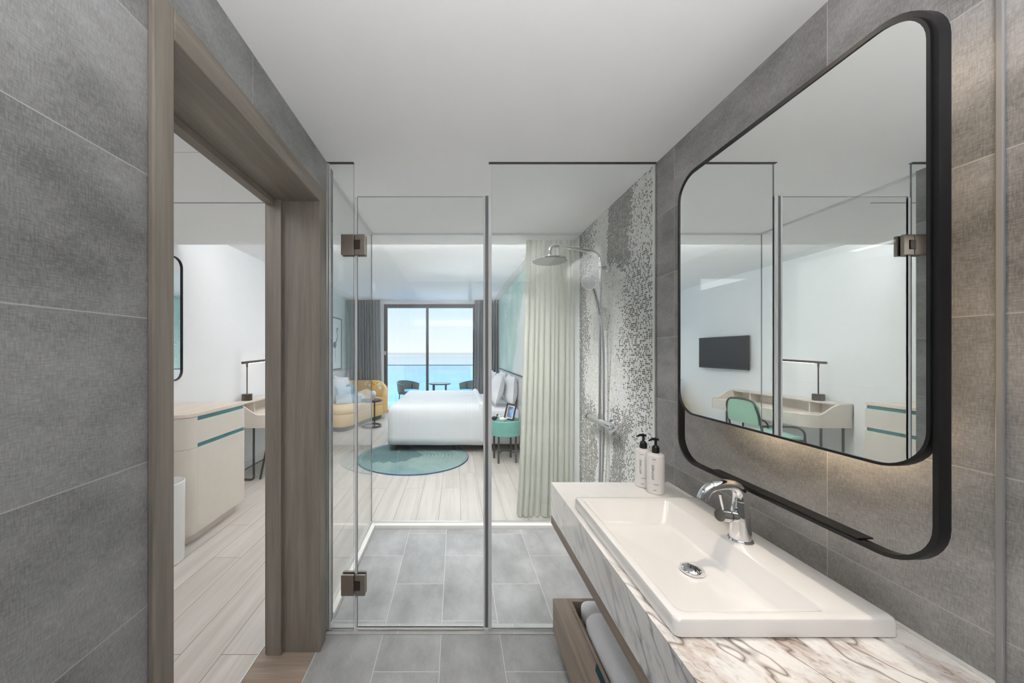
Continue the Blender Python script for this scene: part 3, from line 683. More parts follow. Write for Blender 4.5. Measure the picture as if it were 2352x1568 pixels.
# soap bottles
def text_mesh(body, size, name):
    cu = bpy.data.curves.new(name, 'FONT'); cu.body = body; cu.size = size; cu.extrude = 0.0; cu.align_x = 'CENTER'; cu.align_y = 'CENTER'
    o = bpy.data.objects.new(name, cu); C.objects.link(o)
    bpy.context.view_layer.update()
    dg = bpy.context.evaluated_depsgraph_get()
    me = bpy.data.meshes.new_from_object(o.evaluated_get(dg)); bpy.data.objects.remove(o)
    return me
def pump_bottle(label, x, y, face):
    t = thing('soap_bottle', label, 'bottle', (x, y, CT), 'soap bottles on the counter')
    r = 0.0365
    MB().lathe([(r-0.004, 0), (r, 0.004), (r, 0.168), (r-0.003, 0.175), (r-0.010, 0.179), (0.014, 0.181)], (x, y, CT), 40).build('bottle_body', M['bottle'], t, 40)
    MB().lathe([(0.016, 0.181), (0.016, 0.205), (0.013, 0.207), (0.011, 0.213)], (x, y, CT), 24).build('collar', M['blackp'], t, 40)
    p_ = MB().cyl((x, y, CT+0.21), (x, y, CT+0.238), 0.0055)
    p_.box(x-0.012, x+0.012, y-0.008, y+0.008, CT+0.236, CT+0.246, 0.003)
    p_.tube([(x, y, CT+0.243), (x-0.02, y-0.004, CT+0.243), (x-0.036, y-0.008, CT+0.237)], [0.007, 0.0055, 0.0035], 10)
    p_.build('pump_head', M['blackp'], t, 40)
    # printing wrapped on the cylinder
    def wrap(me, h0, vertical, da=0.0):
        b2 = bmesh.new(); b2.from_mesh(me)
        for v_ in b2.verts:
            a, b = v_.co.x, v_.co.y
            if vertical: a, b = -b, a
            an = face + da + a/r
            v_.co = Vector((x+(r+0.0004)*math.cos(an), y+(r+0.0004)*math.sin(an), CT+h0+b))
        m2 = bpy.data.meshes.new('t'); b2.to_mesh(m2); b2.free(); mb = MB(); mb.bm.from_mesh(m2); mb.build('printed_word' if vertical else 'printed_line', M['print'], t)
    wrap(text_mesh('APOTHEKE', 0.0135, 'txt'), 0.098, True)
    def bar(w_, h0, da):
        m3 = bmesh.new(); n_ = 6
        vs = [(m3.verts.new((-w_/2+w_*i/n_, -0.0009, 0)), m3.verts.new((-w_/2+w_*i/n_, 0.0009, 0))) for i in range(n_+1)]
        for i in range(n_): m3.faces.new((vs[i][0], vs[i+1][0], vs[i+1][1], vs[i][1]))
        m4 = bpy.data.meshes.new('t'); m3.to_mesh(m4); m3.free(); wrap(m4, h0, False, da)
    bar(0.014, 0.157, 0.15); bar(0.020, 0.046, 0.35); bar(0.012, 0.020, 0.2)
    return t
pump_bottle('white pump soap bottle nearer the basin, in front of its twin', 0.912, 1.590, math.radians(224))
pump_bottle('white pump soap bottle further back, beside the mosaic wall', 0.898, 1.668, math.radians(224))

# lower drawer shelf with towels
t = thing('towel_shelf', 'low taupe wooden shelf unit with open towel tray under the vanity', 'shelf', (0.75, 1.1, 0.08))
LZ = 0.24; sx = 0.477; sy1 = 1.712; sy0 = 0.42
MB().box(sx, 0.5475, 0.42, sy1, 0.08, LZ, 0.001).box(0.5475, XR, 1.689, sy1, 0.08, LZ, 0.001).box(0.5475, 0.563, 1.626, 1.689, 0.08, LZ).build('shelf_frame', M['walnutY'], t)
MB().box(0.549, 0.563, sy0, 1.626, 0.10, LZ-0.0005, 0.001).build('drawer_front', M['walnutY'], t)
MB().box(0.563, XR, sy0, 1.689, 0.08, LZ-0.075).build('tray_floor', M['walnutY'], t)
g_ = MB().prism([(0.5478, 1.356), (0.530, 1.325), (0.530, 0.60), (0.5478, 0.57)], LZ-0.002, LZ+0.0008)
g_.build('finger_pull', plain('dark_teal_pull', (14, 62, 72), 0.5), t)
def towel(label, x0, x1, y0, y1, z0, h):
    mb = MB().box(x0, x1, y0, y1, z0, z0+h, min(h, y1-y0)*0.42, 5)
    bmesh.ops.subdivide_edges(mb.bm, edges=[e_ for e_ in mb.bm.edges if e_.calc_length() > 0.05], cuts=8, use_grid_fill=True)
    for v_ in mb.bm.verts: v_.co += Vector((1, 0.4, 0.3))*0.006*mnoise.noise(v_.co*22)
    return one(mb, 'folded_towel', M['terry'], label, 'towel', ((x0+x1)/2, (y0+y1)/2, z0), 'towels in the tray', smooth=60)
towel('small rolled end of white towel at the far end of the tray', 0.592, 0.98, 1.592, 1.685, LZ-0.074, 0.10)
towel('long folded white towel lying in the tray under the counter', 0.575, 0.99, 0.80, 1.580, LZ-0.074, 0.125)

# ================================================================== MIRROR
def ring_prism(mb, y0, y1, z0, z1, r, w_, x0, x1):
    O = rr(y0, y1, z0, z1, r, 10); I = rr(y0+w_, y1-w_, z0+w_, z1-w_, max(r-w_, 0.002), 10)
    e_ = min(0.001, w_*0.2)
    rings = [[(x0, a, b) for a, b in I], [(x0, a, b) for a, b in O], [(x1, a, b) for a, b in O], [(x1, a, b) for a, b in I]]
    return mb.loops(rings, False, False, True, True)
MY0, MY1, MZ0, MZ1, MX = 0.668, 1.442, 1.205, 2.155, 0.920
t = thing('vanity_mirror', 'large rounded mirror in black metal frame hanging above the basin', 'mirror', (MX, 1.05, 1.01))
MB().loops([], False) if False else None
fr = ring_prism(MB(), MY0-0.004, MY1+0.004, 1.010, MZ1+0.004, 0.10, 0.009, MX+0.001, MX+0.025).build('outer_frame', M['black'], t, 50)
fr2 = ring_prism(MB(), MY0+0.0052, MY1-0.0052, MZ0, MZ1-0.0052, 0.09, 0.006, MX-0.003, MX+0.018).build('inner_frame', M['black'], t, 50)
pp = rr(MY0+0.0112, MY1-0.0112, MZ0+0.006, MZ1-0.0112, 0.084, 10)
MB().loops([[(MX, a, b) for a, b in pp], [(MX+0.005, a, b) for a, b in pp]]).build('mirror_glass', M['mirror'], t)
MB().box(MX+0.006, XR, MY0+0.12, MY1-0.12, MZ0+0.12, MZ1-0.12, 0.003).build('back_box', M['black'], t)
MB().box(MX+0.003, MX+0.040, 0.80, 1.27, 1.0192, 1.0232, 0.001).build('ledge', M['black'], t)

# ================================================================== BEDROOM
# bed
t = thing('bed', 'large hotel bed made up in white linen with grey base', 'bed', (0.0, 6.0, 0))
MB().box(-0.93, 0.93, 5.08, 6.92, 0.10, 0.36, 0.02).build('bed_base', M['headb'], t)
for x in (-0.88, 0.0, 0.86):
    for y in (5.15, 6.85): MB().cyl((x, y, 0.0137 if (y < 6 and x < 0.1) else 0), (x, y, 0.10), 0.022, 0.026, 12).build('leg', M['dkmetal'], t, 40)
MB().box(-0.95, 0.93, 5.06, 6.94, 0.36, 0.62, 0.06, 5).build('mattress', M['linen'], t, 50)
def duvet(x0, x1, y0, y1, z0, z1, r, amp):
    mb = MB(); n = 8; rings = []
    prof = [(0.0, z0), (0.0, z0+0.10), (0.002, (z0+z1)/2), (-0.012, z1-r*1.6)]
    for k in range(n+1):
        a = PI/2*k/n; prof.append((r*(1-math.cos(a)), z1-r+r*math.sin(a)))
    prof += [(r+0.15, z1+0.004), (r+0.45, z1+0.006)]
    for ins, z in prof:
        P = rr(x0+ins, x1-min(ins, 0.05), y0+ins, y1-ins, [0.07, 0.07, max(0.10-ins*0.2, 0.05), max(0.10-ins*0.2, 0.05)], 8)
        # subdivide ring evenly
        Q = []
        for i, a in enumerate(P):
            b = P[(i+1) % len(P)]; L = math.dist(a, b); m_ = max(1, int(L/0.06)) if L > 0.1 else 1
            if L > 0.1: m_ = 24
            for k in range(m_): Q.append((a[0]+(b[0]-a[0])*k/m_, a[1]+(b[1]-a[1])*k/m_, z))
        rings.append(Q)
    mb.loops(rings, False, True)
    for v_ in mb.bm.verts:
        c_ = v_.co
        v_.co += Vector((0.8, 0.8, 0.5))*amp*mnoise.noise(Vector((c_.x*2.5, c_.y*2.5, c_.z*3)))
    return mb
duvet(-0.99, 0.42, 5.0, 7.0, 0.115, 0.685, 0.12, 0.012).build('duvet', M['linen'], t, 60, solid=0.01)
MB().box(0.33, 0.44, 4.985, 7.015, 0.14, 0.715, 0.05, 5).build('folded_sheet', M['linen'], t, 60)
MB().box(0.93, 0.998, 4.75, 7.25, 0.05, 1.065, 0.012).build('headboard', M['headb'], t, 40)
def pillow(name, label, w, h, th, loc, rx, ry, rz, mat, group, cat='pillow'):
    mb = cushion(w, h, th).xf(TRS((0, 0, 0), rx, ry, rz))
    bm_ = mb
    o = bm_.build(name, mat, None, 60); o.location = loc
    return tag(o, label, cat, group)
PG = 'white pillows on the bed'
# planes face -X (toward the foot): local XZ plane rotated 90deg about Z, leaning back
pillow('pillow', 'front white pillow nearest the nightstand, leaning in front of another', 0.62, 0.46, 0.20, (0.635, 5.42, 0.885), 14, 0, 90, M['linen'], PG)
pillow('pillow', 'white pillow standing against the headboard, nearest the nightstand', 0.62, 0.46, 0.20, (0.845, 5.40, 0.865), 4, 0, 90, M['linen'], PG)
pillow('pillow', 'front white pillow on the far side of the bed, by the window', 0.64, 0.46, 0.20, (0.635, 6.30, 0.885), 14, 0, 90, M['linen'], PG)
pillow('pillow', 'rear white pillow on the far side of the bed, by the window', 0.64, 0.46, 0.20, (0.845, 6.32, 0.865), 4, 0, 90, M['linen'], PG)

# rug (thing origin at its centre: rings are local)
mb = MB().lathe([(0.75, 0), (0.762, 0.004), (0.758, 0.011), (0.70, 0.013), (0.01, 0.013)], (0, 0, 0), 96)
o = mb.build('round_rug', M['rug'], None, 30); o.location = (-0.585, 4.84, 0.0005); tag(o, 'round teal braided rug half under the bed', 'rug')

# nightstand
NX, NY = 0.655, 4.66
t = thing('nightstand', 'round mint green drum nightstand on dark metal legs beside the bed', 'nightstand', (NX, NY, 0))
MB().lathe([(0.200, 0.355), (0.205, 0.36), (0.205, 0.545), (0.200, 0.550), (0.192, 0.550), (0.188, 0.541), (0.005, 0.541)], (NX, NY, 0), 56).build('drum', M['tealn'], t, 30)
for k in range(4):
    a = math.radians(45+90*k+8); x, y = NX+0.165*math.cos(a), NY+0.165*math.sin(a)
    MB().box(x-0.012, x+0.012, y-0.012, y+0.012, 0, 0.356, 0.001).build('leg', M['dkmetal'], t)
mb = MB()
A = [(NX+0.165*math.cos(math.radians(53+90*k)), NY+0.165*math.sin(math.radians(53+90*k))) for k in range(4)]
mb.tube([(A[0][0], A[0][1], 0.13), (NX+0.03, NY, 0.13), (A[3][0], A[3][1], 0.13)], 0.008, 8)
mb.tube([(A[1][0], A[1][1], 0.13), (NX-0.03, NY, 0.13), (A[2][0], A[2][1], 0.13)], 0.008, 8)
mb.tube([(NX+0.03, NY, 0.13), (NX-0.03, NY, 0.13)], 0.008, 8).build('stretcher', M['dkmetal'], t)
# picture frame on it
t = thing('picture_frame', 'small black standing picture frame on the green nightstand', 'picture frame', (0.70, 4.64, 0.541))
q = TRS((0.700, 4.63, 0.5445), -14, 0, -18) @ Matrix.Rotation(math.radians(10), 4, 'Y')
a = MB().box(-0.068, -0.046, -0.008, 0.008, 0.0, 0.22).box(0.046, 0.068, -0.008, 0.008, 0.0, 0.22).box(-0.046, 0.046, -0.008, 0.008, 0.0, 0.024).box(-0.046, 0.046, -0.008, 0.008, 0.196, 0.22)
a.xf(q).build('frame', M['blackp'], t)
MB().box(-0.046, 0.046, 0.0, 0.003, 0.024, 0.196).xf(q).build('mount', M['paper'], t)
MB().box(-0.036, 0.036, -0.003, 0.0, 0.036, 0.182).xf(q).build('picture', M['photo'], t)
MB().prism([(-0.0, 0.0), (0.09, 0.0), (0.085, 0.02), (0.01, 0.13)], -0.012, 0.012).xf(Matrix.Translation((0.715, 4.655, 0.546)) @ Matrix.Rotation(math.radians(40), 4, 'Z') @ Matrix.Rotation(PI/2, 4, 'X')).build('easel_back', M['blackp'], t)
def bird(label, x, y, rz, mat):
    pts = smooth_path([(0.075, 0, 0.052), (0.045, 0, 0.038), (0.0, 0, 0.032), (-0.03, 0, 0.040), (-0.040, 0, 0.062), (-0.050, 0, 0.075), (-0.066, 0, 0.073)], 6)
    rs_ = []
    for i in range(len(pts)):
        u = i/(len(pts)-1)
        rs_.append(0.002+0.027*math.exp(-((u-0.38)/0.18)**2)+0.013*math.exp(-((u-0.80)/0.09)**2))
    mb = MB().tube(pts, rs_, 16).lathe([(0.012, 0), (0.014, 0.006), (0.008, 0.014)], (0, 0, 0), 16)
    mb.xf(Matrix.Rotation(math.radians(rz), 4, 'Z'))
    o = mb.build('bird_figurine', mat, None, 60); o.location = (x, y, 0.5415)
    return tag(o, label, 'figurine', 'bird figurines on the nightstand')
bird('white ceramic bird figurine on the green nightstand', 0.615, 4.55, -8, M['ceramic'])
bird('black ceramic bird figurine on the green nightstand, behind the door edge', 0.505, 4.62, 175, M['blackp'])

# mural
mb = MB().box(0.990, 0.9995, 3.30, 8.02, 1.09, HB-0.03)
o = mb.build('wall_mural', M['mural']); tag(o, 'mint green wall mural with white wave lines above the bed', 'mural')
st(MB().box(0.984, 0.9995, 3.30, 8.02, 1.078, 1.088).build('trim_11', M['dkmetal']))

# curtains
def curtain(x0t, x1t, x0b, x1b, y, z0, z1, folds, amp, name, mat, label, seed, group=None, tie=0.0):
    rnd = random.Random(seed); n = folds*10; m_ = 14; mb = MB(); ph = [rnd.uniform(-1.1, 1.1) for _ in range(folds+2)]; am = [rnd.uniform(0.4, 1.5) for _ in range(folds+2)]
    rows = []
    for j in range(m_+1):
        v_ = j/m_; z = z0+(z1-z0)*v_; row = []
        k = v_**0.7
        for i in range(n+1):
            u = i/n; f_ = u*folds; fi = int(f_)
            w_ = am[fi]*(1-(f_-fi))+am[fi+1]*(f_-fi)
            p_ = ph[fi]*(1-(f_-fi))+ph[fi+1]*(f_-fi)
            xx = (x0b*(1-k)+x0t*k)*(1-u)+(x1b*(1-k)+x1t*k)*u
            s = math.sin(2*PI*f_+p_+0.3*math.sin(v_*3+fi))
            row.append(mb.bm.verts.new((xx+0.010*math.cos(2*PI*f_)*w_, y+amp*w_*s*(1-0.25*v_), z+(0.006*s if j == 0 else 0))))
        rows.append(row)
    for j in range(m_):
        for i in range(n): mb.bm.faces.new((rows[j][i], rows[j][i+1], rows[j+1][i+1], rows[j+1][i]))
    loc = ((x0b+x1b)/2, y, z0)
    return one(mb, name, mat, label, 'curtain', loc, group, smooth=80)
curtain(0.615, 1.035, 0.525, 1.035, 3.06, 0.02, HC-0.004, 10, 0.024, 'shower_curtain', M['curtwhite'], 'long ivory curtain gathered behind the rear shower glass', 3)
curtain(-2.56, -1.78, -2.56, -1.72, 8.17, 0.01, HB-0.005, 12, 0.035, 'window_curtain', M['curtgrey'], 'grey curtain left of the balcony window, behind the yellow sofa', 5, 'grey window curtains')
curtain(0.43, 0.97, 0.39, 0.97, 8.17, 0.01, HB-0.005, 9, 0.035, 'window_curtain', M['curtgrey'], 'grey curtain right of the balcony window, behind the bed pillows', 8, 'grey window curtains')

# sofa
t = thing('sofa', 'curved yellow sofa with wraparound back near the balcony window', 'sofa', (-2.1, 7.2, 0))
sf = [(-2.50, 6.55), (-2.34, 6.36), (-2.10, 6.25), (-1.93, 6.40), (-1.87, 6.70), (-1.80, 7.00), (-1.72, 7.25), (-1.62, 7.45), (-1.585, 7.65), (-1.66, 7.86), (-2.0, 7.93), (-2.48, 7.88), (-2.54, 7.2)]
def plan(pts, k=0.0, n=6):
    P = smooth_path([(x, y, 0) for x, y in pts], n, True)
    c_ = Vector((-2.1, 7.1, 0)); out = []
    for i, p_ in enumerate(P):
        tt = (P[(i+1) % len(P)]-P[i-1]).normalized(); nn = Vector((tt.y, -tt.x, 0))
        if nn.dot(p_-c_) < 0 and abs(k) > 0 and False: nn = -nn
        out.append(p_+nn*k)
    return [(p_.x, p_.y) for p_ in out]
def sofa_rings(k_list): return [[(x, y, z) for x, y in plan(sf, k)] for k, z in k_list]
MB().loops(sofa_rings([(-0.06, 0), (-0.06, 0.09)])).build('plinth', M['sofadk'], t)
MB().loops(sofa_rings([(-0.01, 0.09), (0.0, 0.11), (0.0, 0.30), (-0.006, 0.312)])).build('seat_base', M['sofa'], t, 50)
MB().loops(sofa_rings([(-0.006, 0.314), (0.004, 0.325), (0.006, 0.40), (-0.01, 0.435), (-0.04, 0.448)])).build('seat_cushion', M['sofa'], t, 50)
bp = smooth_path([(-2.53, 6.75, 0), (-2.535, 7.2, 0), (-2.53, 7.7, 0), (-2.42, 7.96, 0), (-2.1, 8.02, 0), (-1.8, 7.99, 0), (-1.60, 7.84, 0), (-1.555, 7.62, 0)], 8)
tops = []
for i in range(len(bp)):
    u = i/(len(bp)-1); tops.append(0.5+0.30*math.sin(min(1, u/0.25)*PI/2)*(1-max(0, (u-0.70)/0.30)**1.6))
strip_wall(MB(), bp, 0.12, tops, 0.10).build('backrest', M['sofa'], t, 50)
SG = 'cushions on the yellow sofa'
pillow('cushion', 'large white cushion leaning on the near end of the yellow sofa', 0.52, 0.50, 0.20, (-2.36, 6.92, 0.69), -14, 0, 60, M['linen'], SG, 'cushion')
pillow('cushion', 'white cushion behind the others against the sofa back', 0.50, 0.48, 0.18, (-2.40, 7.38, 0.70), -14, 8, 75, M['linen'], SG, 'cushion')
pillow('cushion', 'pale blue cushion leaning before the large white one', 0.36, 0.36, 0.12, (-2.17, 6.74, 0.615), -20, 6, 50, M['lbluefab'], SG, 'cushion')
pillow('cushion', 'dusty blue cushion propped between the white cushions', 0.36, 0.36, 0.12, (-2.18, 7.12, 0.63), -20, -6, 65, M['bluefab'], SG, 'cushion')
pillow('cushion', 'flat dusty blue cushion lying on the sofa seat', 0.44, 0.30, 0.10, (-2.05, 6.95, 0.50), -72, 0, 35, M['bluefab'], SG, 'cushion')
# throw
mb = MB(); rows = []
for i in range(17):
    row = []
    for j in range(21):
        u, v_ = i/16, j/20
        x = -2.38+u*0.40; y = 7.18+v_*0.62
        z = 0.455+0.13*math.sin(PI*min(1, max(0, u*1.0)))*math.sin(PI*(0.12+0.8*v_))+0.02*math.sin(u*22+v_*5)
        row.append(mb.bm.verts.new((x, y, z)))
    rows.append(row)
for i in range(16):
    for j in range(20): mb.bm.faces.new((rows[i][j], rows[i+1][j], rows[i+1][j+1], rows[i][j+1]))
one(mb, 'throw_blanket', M['greyfab'], 'rumpled pale throw blanket lying on the far half of the sofa', 'blanket', (-2.1, 7.4, 0.45), smooth=80, solid=0.012)

# side table + vase
SX, SY = -1.64, 6.78
t = thing('side_table', 'small round dark side table with ring base in front of the sofa', 'side table', (SX, SY, 0))
MB().lathe([(0.195, 0.490), (0.2, 0.494), (0.2, 0.520), (0.196, 0.524), (0.005, 0.524)], (SX, SY, 0), 48).build('table_top', M['dkmetal'], t, 30)
MB().cyl((SX+0.085, SY-0.12, 0.02), (SX+0.085, SY-0.12, 0.49), 0.014).build('pole', M['dkmetal'], t, 30)
MB().tube([(SX+0.175*math.cos(2*PI*k/40), SY+0.175*math.sin(2*PI*k/40), 0.020) for k in range(40)], 0.018, 10, False, True).build('base_ring', M['dkmetal'], t, 60)
t = thing('flower_vase', 'round white vase of orange and ivory flowers on the side table', 'vase', (SX+0.02, SY, 0.524))
MB().lathe([(0.026, 0), (0.024, 0.02), (0.05, 0.05), (0.068, 0.10), (0.062, 0.14), (0.04, 0.165), (0.030, 0.17), (0.026, 0.168)], (SX+0.02, SY, 0.524), 32).build('vase_body', M['vase'], t, 60)
rnd = random.Random(4); bl = [(-0.13, 0.30, 'ivory', .022), (-0.09, 0.34, 'ivory', .02), (-0.06, 0.28, 'ivory', .024), (0.02, 0.33, 'orange', .035), (0.05, 0.31, 'orange', .03), (0.0, 0.26, 'orange', .034), (0.09, 0.27, 'ivory', .022), (0.12, 0.30, 'ivory', .018), (0.13, 0.22, 'vase', .032), (0.17, 0.28, 'ivory', .014), (-0.03, 0.36, 'orange', .018)]
for dx, dz, mt, r_ in bl:
    dy = rnd.uniform(-0.06, 0.06); hx, hz = SX+0.02+dx, 0.524+dz
    s_ = MB().tube([(SX+0.02, SY, 0.68), (SX+0.02+dx*0.5, SY+dy*0.4, 0.68+(hz-0.68)*0.6), (hx, SY+dy, hz)], 0.0025, 6).build('stem', M['stem'], t)
    mb = MB()
    for k in range(7):
        a = 2*PI*k/7; mb.ball((hx+r_*0.55*math.cos(a), SY+dy+r_*0.3*math.sin(a*2), hz+r_*0.55*math.sin(a)), r_*0.55, 1, 0.7, 1, 1)
    mb.ball((hx, SY+dy-r_*0.3, hz), r_*0.5, 1, 1, 1, 1)
    mb.build('blossom', M[mt], s_, 80)

# framed bird print on left wall
t = thing('framed_print', 'tall framed print of a wading bird above the yellow sofa', 'picture', (-2.6, 7.4, 1.07))
fy0_, fy1_, fz0, fz1 = 6.90, 7.86, 1.07, 2.19
MB().box(-2.6, -2.575, fy0_, fy0_+0.02, fz0, fz1).box(-2.6, -2.575, fy1_-0.02, fy1_, fz0, fz1).box(-2.6, -2.575, fy0_+0.02, fy1_-0.02, fz0, fz0+0.02).box(-2.6, -2.575, fy0_+0.02, fy1_-0.02, fz1-0.02, fz1).build('frame', M['black'], t)
MB().box(-2.6, -2.585, fy0_+0.02, fy1_-0.02, fz0+0.02, fz1-0.02).build('paper', M['paper'], t)
mb = MB()
F = Matrix.Translation((-2.583, 7.46, 1.62))
nk = smooth_path([(0, 0.00, 0.0), (0, 0.10, 0.10), (0, 0.14, 0.20), (0, 0.09, 0.28), (0, 0.12, 0.34), (0, 0.17, 0.33), (0, 0.19, 0.29)], 6)
b = MB().tube(nk, [0.022-0.010*i/len(nk) for i in range(len(nk))], 6)
b.ball((0, -0.03, -0.02), 0.10, 0.12, 1.05, 0.72, 2)
b.tube([(0, -0.02, -0.08), (0, 0.02, -0.22), (0, -0.01, -0.40)], 0.006, 6).tube([(0, 0.02, -0.08), (0, -0.05, -0.19), (0, 0.06, -0.30)], 0.006, 6)
b.xf(F @ Matrix.Diagonal((0.1, 1, 1, 1))).build('bird_drawing', M['ink'], t, 60)

# dresser
t = thing('dresser', 'cream dresser with rounded corners and teal pull strips by the corridor wall', 'dresser', (-2.25, 2.9, 0))
dx0, dx1, dy0, dy1 = -2.535, -1.97, 2.545, 3.245
cr_ = [(a, b) for a, b in rr(dx0, dx1, dy0, dy1, [0.11, 0.02, 0.02, 0.02], 10)]
def dplan(step):
    out = []
    arc = [(dx1-0.11+0.11*math.cos(-PI/2+PI/2*k/12), dy0+0.11+0.11*math.sin(-PI/2+PI/2*k/12)) for k in range(13)]
    out = [(dx0, dy0)]+arc+[(dx1, dy0+0.112), (dx1-step, dy0+0.112), (dx1-step, dy1), (dx0, dy1)]
    return out
MB().prism(dplan(0.022), 0.075, 0.7215).prism(dplan(0.022), 0.7235, 0.958).build('carcass', M['cream'], t, 30)
MB().prism([(a, b) for a, b in rr(dx0, dx1-0.05, dy0+0.05, dy1-0.04, [0.09, 0.02, 0.02, 0.02], 8)], 0, 0.075).build('plinth', M['cream'], t, 30)
MB().prism([(a, b) for a, b in rr(dx0, dx1+0.004, dy0-0.004, dy1+0.004, [0.114, 0.02, 0.01, 0.01], 10)], 0.960, 0.985).build('top_board', M['creamtop'], t, 30)
dr = MB().box(dx1-0.021, dx1, dy0+0.113, dy1, 0.7535, 0.927, 0.001).build('drawer', M['cream'], t)
MB().box(dx1-0.0215, dx1-0.008, dy0+0.12, dy1-0.01, 0.928, 0.957).build('pull_strip', M['teal'], dr)
dr = MB().box(dx1-0.021, dx1, dy0+0.113, dy1, 0.077, 0.7215, 0.001).build('door', M['cream'], t)
MB().box(dx1-0.0215, dx1-0.008, dy0+0.12, dy1-0.01, 0.7225, 0.7525).build('pull_strip', M['teal'], dr)
# bin
one(MB().lathe([(0.105, 0), (0.112, 0.004), (0.115, 0.45), (0.116, 0.548), (0.110, 0.552), (0.106, 0.54), (0.103, 0.02), (0.005, 0.018)], (-2.01, 2.40, 0), 48), 'waste_bin', M['binw'], 'tall white round waste bin in front of the dresser', 'bin', (-2.01, 2.40, 0), smooth=30)
# wall mirror above dresser
t = thing('wall_mirror', 'rounded wall mirror in thin black frame above the dresser', 'mirror', (-2.55, 2.8, 1.19))
def ring_x(mb, y0, y1, z0, z1, r, w_, x0, x1): return ring_prism(mb, y0, y1, z0, z1, r, w_, x0, x1)
ring_x(MB(), 2.42, 3.225, 1.19, 2.31, 0.09, 0.010, -2.55, -2.525).build('frame', M['black'], t, 50)
pp = rr(2.43, 3.215, 1.20, 2.30, 0.08, 10)
MB().loops([[(-2.549, a, b) for a, b in pp], [(-2.535, a, b) for a, b in pp]]).build('mirror_glass', M['mirror'], t)

# desk
t = thing('writing_desk', 'long cream writing desk with raised rear ledge and curved ends', 'desk', (-2.3, 4.6, 0))
ex0, ex1, ey0, ey1 = -2.585, -2.045, 3.86, 5.40
path = [(ex0+0.03, ey0+0.01)]
path += [(ex1-0.17+0.16*math.cos(-PI/2+PI/2*k/10), ey0+0.01+0.16+0.16*math.sin(-PI/2+PI/2*k/10)) for k in range(11)]
path = path[:1]+[(-2.5, ey0+0.01), (-2.42, ey0+0.01), (-2.34, ey0+0.01), (-2.26, ey0+0.01)]+path[1:]
path += [(ex1-0.17+0.16*math.cos(PI/2*k/10), ey1-0.01-0.16+0.16*math.sin(PI/2*k/10)) for k in range(11)]
path += [(-2.26, ey1-0.01), (-2.34, ey1-0.01), (-2.42, ey1-0.01), (-2.5, ey1-0.01), (ex0+0.03, ey1-0.01)]
def top_h(x):
    u = min(1, max(0, (-2.18-x)/0.24)); return 0.752+0.118*(u*u*(3-2*u))
strip_wall(MB(), path, 0.605, [top_h(p_[0]) for p_ in path], 0.02).build('apron', M['cream'], t, 40)
MB().prism([(a, b) for a, b in rr(ex0+0.01, ex1-0.02, ey0+0.02, ey1-0.02, [0.14, 0.14, 0.01, 0.01], 8)], 0.69, 0.728).build('desk_top', M['creamtop'], t, 30)
mb = MB().box(ex0, -2.42, ey0+0.02, ey1-0.02, 0.852, 0.87, 0.002).box(ex0, ex0+0.02, ey0+0.02, ey1-0.02, 0.728, 0.852)
for y in (3.885, 4.20, 5.05, 5.36): mb.box(ex0+0.02, -2.43, y, y+0.015, 0.728, 0.852)
mb.build('rear_ledge', M['cream'], t)
for y in (3.93, 5.30):
    lp = [(-2.28, y, 0.69)]+smooth_path([(-2.28, y, 0.10), (-2.28, y, 0.035), (-2.31, y, 0.012), (-2.36, y, 0.012)], 5)+[(-2.45, y, 0.012)]+smooth_path([(-2.45, y, 0.012), (-2.50, y, 0.012), (-2.53, y, 0.04), (-2.53, y, 0.10)], 5)[1:]+[(-2.53, y, 0.69)]
    MB().tube(lp, 0.0118, 10).build('leg_frame', M['dkmetal'], t, 60)
# desk lamp
LX, LY = -2.50, 4.17
t = thing('desk_lamp', 'slim dark bronze bar desk lamp, lit, on the desk ledge', 'lamp', (LX, LY, 0.87))
MB().lathe([(0.055, 0), (0.057, 0.003), (0.057, 0.075), (0.054, 0.078), (0.004, 0.078)], (LX, LY, 0.87), 32).build('lamp_base', M['bronze'], t, 30)
MB().cyl((LX, LY, 0.948), (LX, LY, 1.30), 0.007).cyl((LX, LY, 1.27), (LX, LY, 1.315), 0.010).build('stem', M['bronze'], t, 30)
MB().cyl((LX, LY-0.09, 1.322), (LX+0.02, LY+0.50, 1.345), 0.015).build('lamp_head', M['bronze'], t, 30)
MB().box(-0.006, 0.006, 0.05, 0.48, -0.0175, -0.013).xf(Matrix.Translation((LX, LY, 1.3255)) @ Matrix.Rotation(-0.034, 4, 'Z') @ Matrix.Rotation(0.039, 4, 'X')).build('light_strip', M['led'], t)

# desk chair
t = thing('desk_chair', 'chair with sage green upholstered back and mint seat at the desk', 'chair', (-1.9, 4.2, 0))
cy0, cy1 = 3.97, 4.44
mb = MB()
MB().box(-2.15, -1.68, cy0+0.01, cy1-0.01, 0.43, 0.485, 0.025, 4).build('seat', M['mintfab'], t, 50)
fr_pts = [(-1.60, cy0, 0.0), (-1.66, cy0, 0.42), (-1.63, cy0+0.002, 0.66), (-1.60, cy0+0.02, 0.80), (-1.60, cy0+0.06, 0.865), (-1.60, cy0+0.14, 0.885), (-1.60, (cy0+cy1)/2, 0.892), (-1.60, cy1-0.14, 0.885), (-1.60, cy1-0.06, 0.865), (-1.60, cy1-0.02, 0.80), (-1.63, cy1-0.002, 0.66), (-1.66, cy1, 0.42), (-1.60, cy1, 0.0)]
MB().tube(smooth_path(fr_pts, 5), 0.0125, 10).build('back_frame', M['dkmetal'], t, 60)
bm_pts = rr(cy0+0.016, cy1-0.016, 0.60, 0.875, [0.03, 0.07, 0.07, 0.03], 8)
MB().loops([[(-1.632-(0.85-b)*0.10, a, b) for a, b in bm_pts], [(-1.596-(0.85-b)*0.10, a, b) for a, b in bm_pts]]).build('backrest', M['greenfab'], t, 40)
